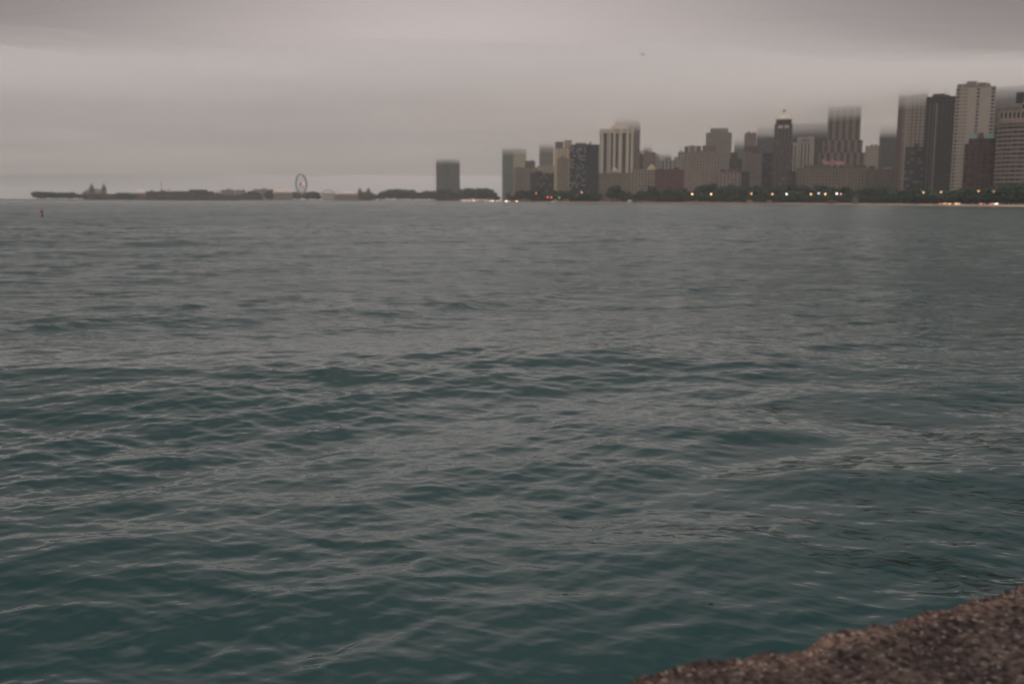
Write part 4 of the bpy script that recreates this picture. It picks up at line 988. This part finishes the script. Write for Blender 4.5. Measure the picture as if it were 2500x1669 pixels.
# ------------------------------------------------------------------ the stone ledge in the corner
def ledge():
    TOP = 1.75
    sil = [(1300, 1760), (1420, 1712), (1547, 1669), (1649, 1631), (1730, 1614), (1840, 1610), (1900, 1598), (1960, 1588), (2011, 1563), (2096, 1544), (2181, 1520), (2224, 1507), (2300, 1495), (2334, 1497), (2394, 1473), (2458, 1444), (2500, 1427), (2580, 1400), (2700, 1372), (2900, 1330)]
    edge = []
    for px, py in sil:
        d = ray(px, py); s = (CAM_H - TOP) / -d.z; edge.append((d.x * s, d.y * s))
    edge = np.array(edge)
    x0, x1 = -0.8, edge[-1][0]
    # extend the rim to the left of the frame below the camera
    edge = np.vstack([[[-4.0, edge[0][1] - 2.2]], [[-1.2, edge[0][1] - .75]], edge, [[edge[-1][0] + 3, edge[-1][1] + 1.2]]])
    xs = np.concatenate([np.arange(-2.0, .3, .06), np.arange(.3, 3.6, .0085), np.arange(3.6, 6.5, .06)])
    ex = np.interp(xs, edge[:, 0], edge[:, 1])
    for i, x in enumerate(xs):
        ex[i] += .035 * mnoise.noise((x * 4.0, 0.3, 5)) + .026 * mnoise.noise((x * 14.0, 1.3, 9)) + .008 * mnoise.noise((x * 45, 7.7, 2))
    # t = distance behind the rim (positive inwards); rows from under water over the rim to behind the camera
    t_in = np.concatenate([np.arange(0, 1.15, .0085), np.arange(1.15, 7.0, .12)])
    drops = np.array([2.6, 1.6, 1.0, .6, .35, .2, .12, .075, .045, .024, .010])
    rows = []
    bm_co = []
    for dpt in drops:
        rows.append(('d', dpt))
    for t in t_in: rows.append(('t', t))
    for kind_, v in rows:
        for x, e_ in zip(xs, ex):
            if kind_ == 'd':
                y = e_ + .035 + .05 * min(v, 1) + .03 * mnoise.noise((x * 5, v * 5, 1)); z = TOP - v + .01 * mnoise.noise((x * 20, v * 20, 4))
            else:
                y = e_ - v
                rim = math.exp(-v / .055)
                z = TOP - .028 * rim ** 2 + .045 * mnoise.noise((x * 1.6, y * 1.6, 0)) * (1 - rim * .6) - .03 * min(v, 1.2)
                z += .016 * mnoise.noise((x * 9, y * 9, 3)) + .009 * mnoise.noise((x * 32, y * 32, 6))
                c = mnoise.cell(Vector((x * 60, y * 60, 0)))
                z += .0045 * mnoise.noise((x * 85, y * 85, 8)) + .003 * (c if c > .7 else 0)
            bm_co.append((x, y, z))
    nx = len(xs); nr_ = len(rows)
    i = np.arange(nr_ - 1)[:, None] * nx; j = np.arange(nx - 1)[None, :]
    q = np.stack([i + j, i + nx + j, i + nx + j + 1, i + j + 1], -1).reshape(-1, 4)
    me = bpy.data.meshes.new('stone_ledge')
    me.from_pydata(bm_co, [], q.tolist()); me.update()
    for p in me.polygons: p.use_smooth = True
    m, t, p = node_mat('weathered_concrete')
    p.inputs['Roughness'].default_value = .95; p.inputs['Specular IOR Level'].default_value = .15
    tcn = t.nodes.new('ShaderNodeTexCoord')
    def nt_(sc, det): 
        n = t.nodes.new('ShaderNodeTexNoise'); n.inputs['Scale'].default_value = sc; n.inputs['Detail'].default_value = det; t.links.new(tcn.outputs['Object'], n.inputs['Vector']); return n
    big = nt_(4.5, 7); small = nt_(38, 5)
    vor = t.nodes.new('ShaderNodeTexVoronoi'); vor.inputs['Scale'].default_value = 80; t.links.new(tcn.outputs['Object'], vor.inputs['Vector'])
    r1 = t.nodes.new('ShaderNodeValToRGB'); r1.color_ramp.elements[0].position = .35; r1.color_ramp.elements[0].color = (.022, .0175, .0175, 1); r1.color_ramp.elements[1].position = .68; r1.color_ramp.elements[1].color = (.056, .043, .039, 1)
    t.links.new(big.outputs[0], r1.inputs[0])
    r2 = t.nodes.new('ShaderNodeValToRGB'); r2.color_ramp.elements[0].position = .38; r2.color_ramp.elements[0].color = (.35, .33, .33, 1); r2.color_ramp.elements[1].position = .66; r2.color_ramp.elements[1].color = (1.6, 1.5, 1.4, 1)
    t.links.new(small.outputs[0], r2.inputs[0])
    mx = t.nodes.new('ShaderNodeMix'); mx.data_type = 'RGBA'; mx.blend_type = 'MULTIPLY'; mx.inputs[0].default_value = 1
    t.links.new(r1.outputs[0], mx.inputs[6]); t.links.new(r2.outputs[0], mx.inputs[7])
    sep = t.nodes.new('ShaderNodeSeparateColor'); t.links.new(vor.outputs['Color'], sep.inputs[0])
    gt = t.nodes.new('ShaderNodeMapRange'); gt.inputs['From Min'].default_value = .86; gt.inputs['From Max'].default_value = .95; t.links.new(sep.outputs[0], gt.inputs[0])
    peb = t.nodes.new('ShaderNodeMix'); peb.data_type = 'RGBA'; t.links.new(sep.outputs[1], peb.inputs[0]); peb.inputs[6].default_value = (.080, .062, .052, 1); peb.inputs[7].default_value = (.115, .103, .095, 1)
    mx2 = t.nodes.new('ShaderNodeMix'); mx2.data_type = 'RGBA'; t.links.new(gt.outputs[0], mx2.inputs[0]); t.links.new(mx.outputs[2], mx2.inputs[6]); t.links.new(peb.outputs[2], mx2.inputs[7])
    # rim and outer face tinted paler and warmer, fading inwards, stored per vertex
    att = t.nodes.new('ShaderNodeAttribute'); att.attribute_name = 'pale_rim'
    mx3 = t.nodes.new('ShaderNodeMix'); mx3.data_type = 'RGBA'; mx3.blend_type = 'MULTIPLY'; t.links.new(att.outputs['Fac'], mx3.inputs[0]); t.links.new(mx2.outputs[2], mx3.inputs[6]); mx3.inputs[7].default_value = (1.9, 1.75, 1.6, 1)
    t.links.new(mx3.outputs[2], p.inputs['Base Color'])
    b = t.nodes.new('ShaderNodeBump'); b.inputs['Strength'].default_value = .7; b.inputs['Distance'].default_value = .006; t.links.new(small.outputs[0], b.inputs['Height']); t.links.new(b.outputs[0], p.inputs['Normal'])
    at_ = me.attributes.new('pale_rim', 'FLOAT', 'POINT')
    vals = []
    for kind_, v in rows:
        for x in xs:
            vals.append((math.exp(-((v if kind_ == 't' else 0) / .07) ** 2)) * (.75 + .5 * mnoise.noise((x * 5, 9.1, v * 6))))
    at_.data.foreach_set('value', np.clip(np.array(vals, dtype=np.float32), 0, 1))
    me.materials.append(m)
    o = bpy.data.objects.new('stone_ledge', me); C.objects.link(o)
    tag(o, 'rough weathered brown concrete ledge jutting over the water in the corner', 'ledge')
ledge()

# ------------------------------------------------------------------ air: haze and the low cloud deck
def vol_mat(name, col, dens, g_):
    m = bpy.data.materials.new(name); m.use_nodes = True; t = m.node_tree; t.nodes.clear()
    o = t.nodes.new('ShaderNodeOutputMaterial'); v = t.nodes.new('ShaderNodeVolumePrincipled')
    v.inputs['Color'].default_value = (*col, 1); v.inputs['Density'].default_value = dens; v.inputs['Anisotropy'].default_value = g_
    t.links.new(v.outputs[0], o.inputs['Volume'])
    try: m.cycles.homogeneous_volume = True
    except Exception: pass
    return m
bm = bmesh.new(); box(bm, -23000, 23000, -23000, 23000, -4.6, 232)
tag(link('haze', bm, vol_mat('haze_air', (.95, .95, .95), 8.5e-5, .1)), 'thin grey haze over the lake', 'haze', kind='stuff')
def cloud(z0, dz, top, dens, y0, seed, run):
    bm = bmesh.new()
    xs = [-4600 + 50 * i for i in range(185)]; ys = [y0 * (1.03 ** i) for i in range(int(math.log(5600 / y0) / math.log(1.03)) + 1)]
    lowg, upg = [], []
    for y in ys:
        lr, ur = [], []
        for x0_ in xs:
            x = x0_
            n = mnoise.noise((x / 420 + seed, y / 600, seed * 1.7)) + .6 * mnoise.noise((x / 170, y / 220 + seed, 3)) + .45 * mnoise.noise((x / 75 + seed, y / 110, 8))
            wedge = min(1.0, 0.02 + (y - y0) / run)
            zb = z0 + dz * n - 9.0 * max(0.0, min(1.0, (x - 250) / 200.0))
            yy = y + 130 * mnoise.noise((x / 380, seed, 1.0)) * math.exp(-(y - y0) / 900)
            lr.append(bm.verts.new((x, yy, zb))); ur.append(bm.verts.new((x, yy, zb + (top - zb) * wedge)))
        lowg.append(lr); upg.append(ur)
    ny, nx = len(ys), len(xs)
    for i in range(ny - 1):
        for j in range(nx - 1):
            bm.faces.new((lowg[i][j], lowg[i][j+1], lowg[i+1][j+1], lowg[i+1][j])); bm.faces.new((upg[i][j], upg[i+1][j], upg[i+1][j+1], upg[i][j+1]))
    for i in range(ny - 1):
        bm.faces.new((lowg[i][0], lowg[i+1][0], upg[i+1][0], upg[i][0])); bm.faces.new((lowg[i][-1], upg[i][-1], upg[i+1][-1], lowg[i+1][-1]))
    for j in range(nx - 1):
        bm.faces.new((lowg[0][j], upg[0][j], upg[0][j+1], lowg[0][j+1])); bm.faces.new((lowg[-1][j], lowg[-1][j+1], upg[-1][j+1], upg[-1][j]))
    o = link('low_cloud', bm, vol_mat('cloud_air', (1.0, .985, .98), dens, .1))
    tag(o, 'low grey cloud deck hiding the tower tops', 'cloud', 'layers of the low cloud deck', kind='stuff')
cloud(129, 12, 186, .0018, 640, 1.3, 1700.0)
cloud(137, 12, 185.5, .0034, 760, 2.9, 1100.0)
cloud(145, 11, 185, .0080, 880, 4.1, 750.0)
cloud(153, 11, 184, .0190, 980, 7.7, 500.0)
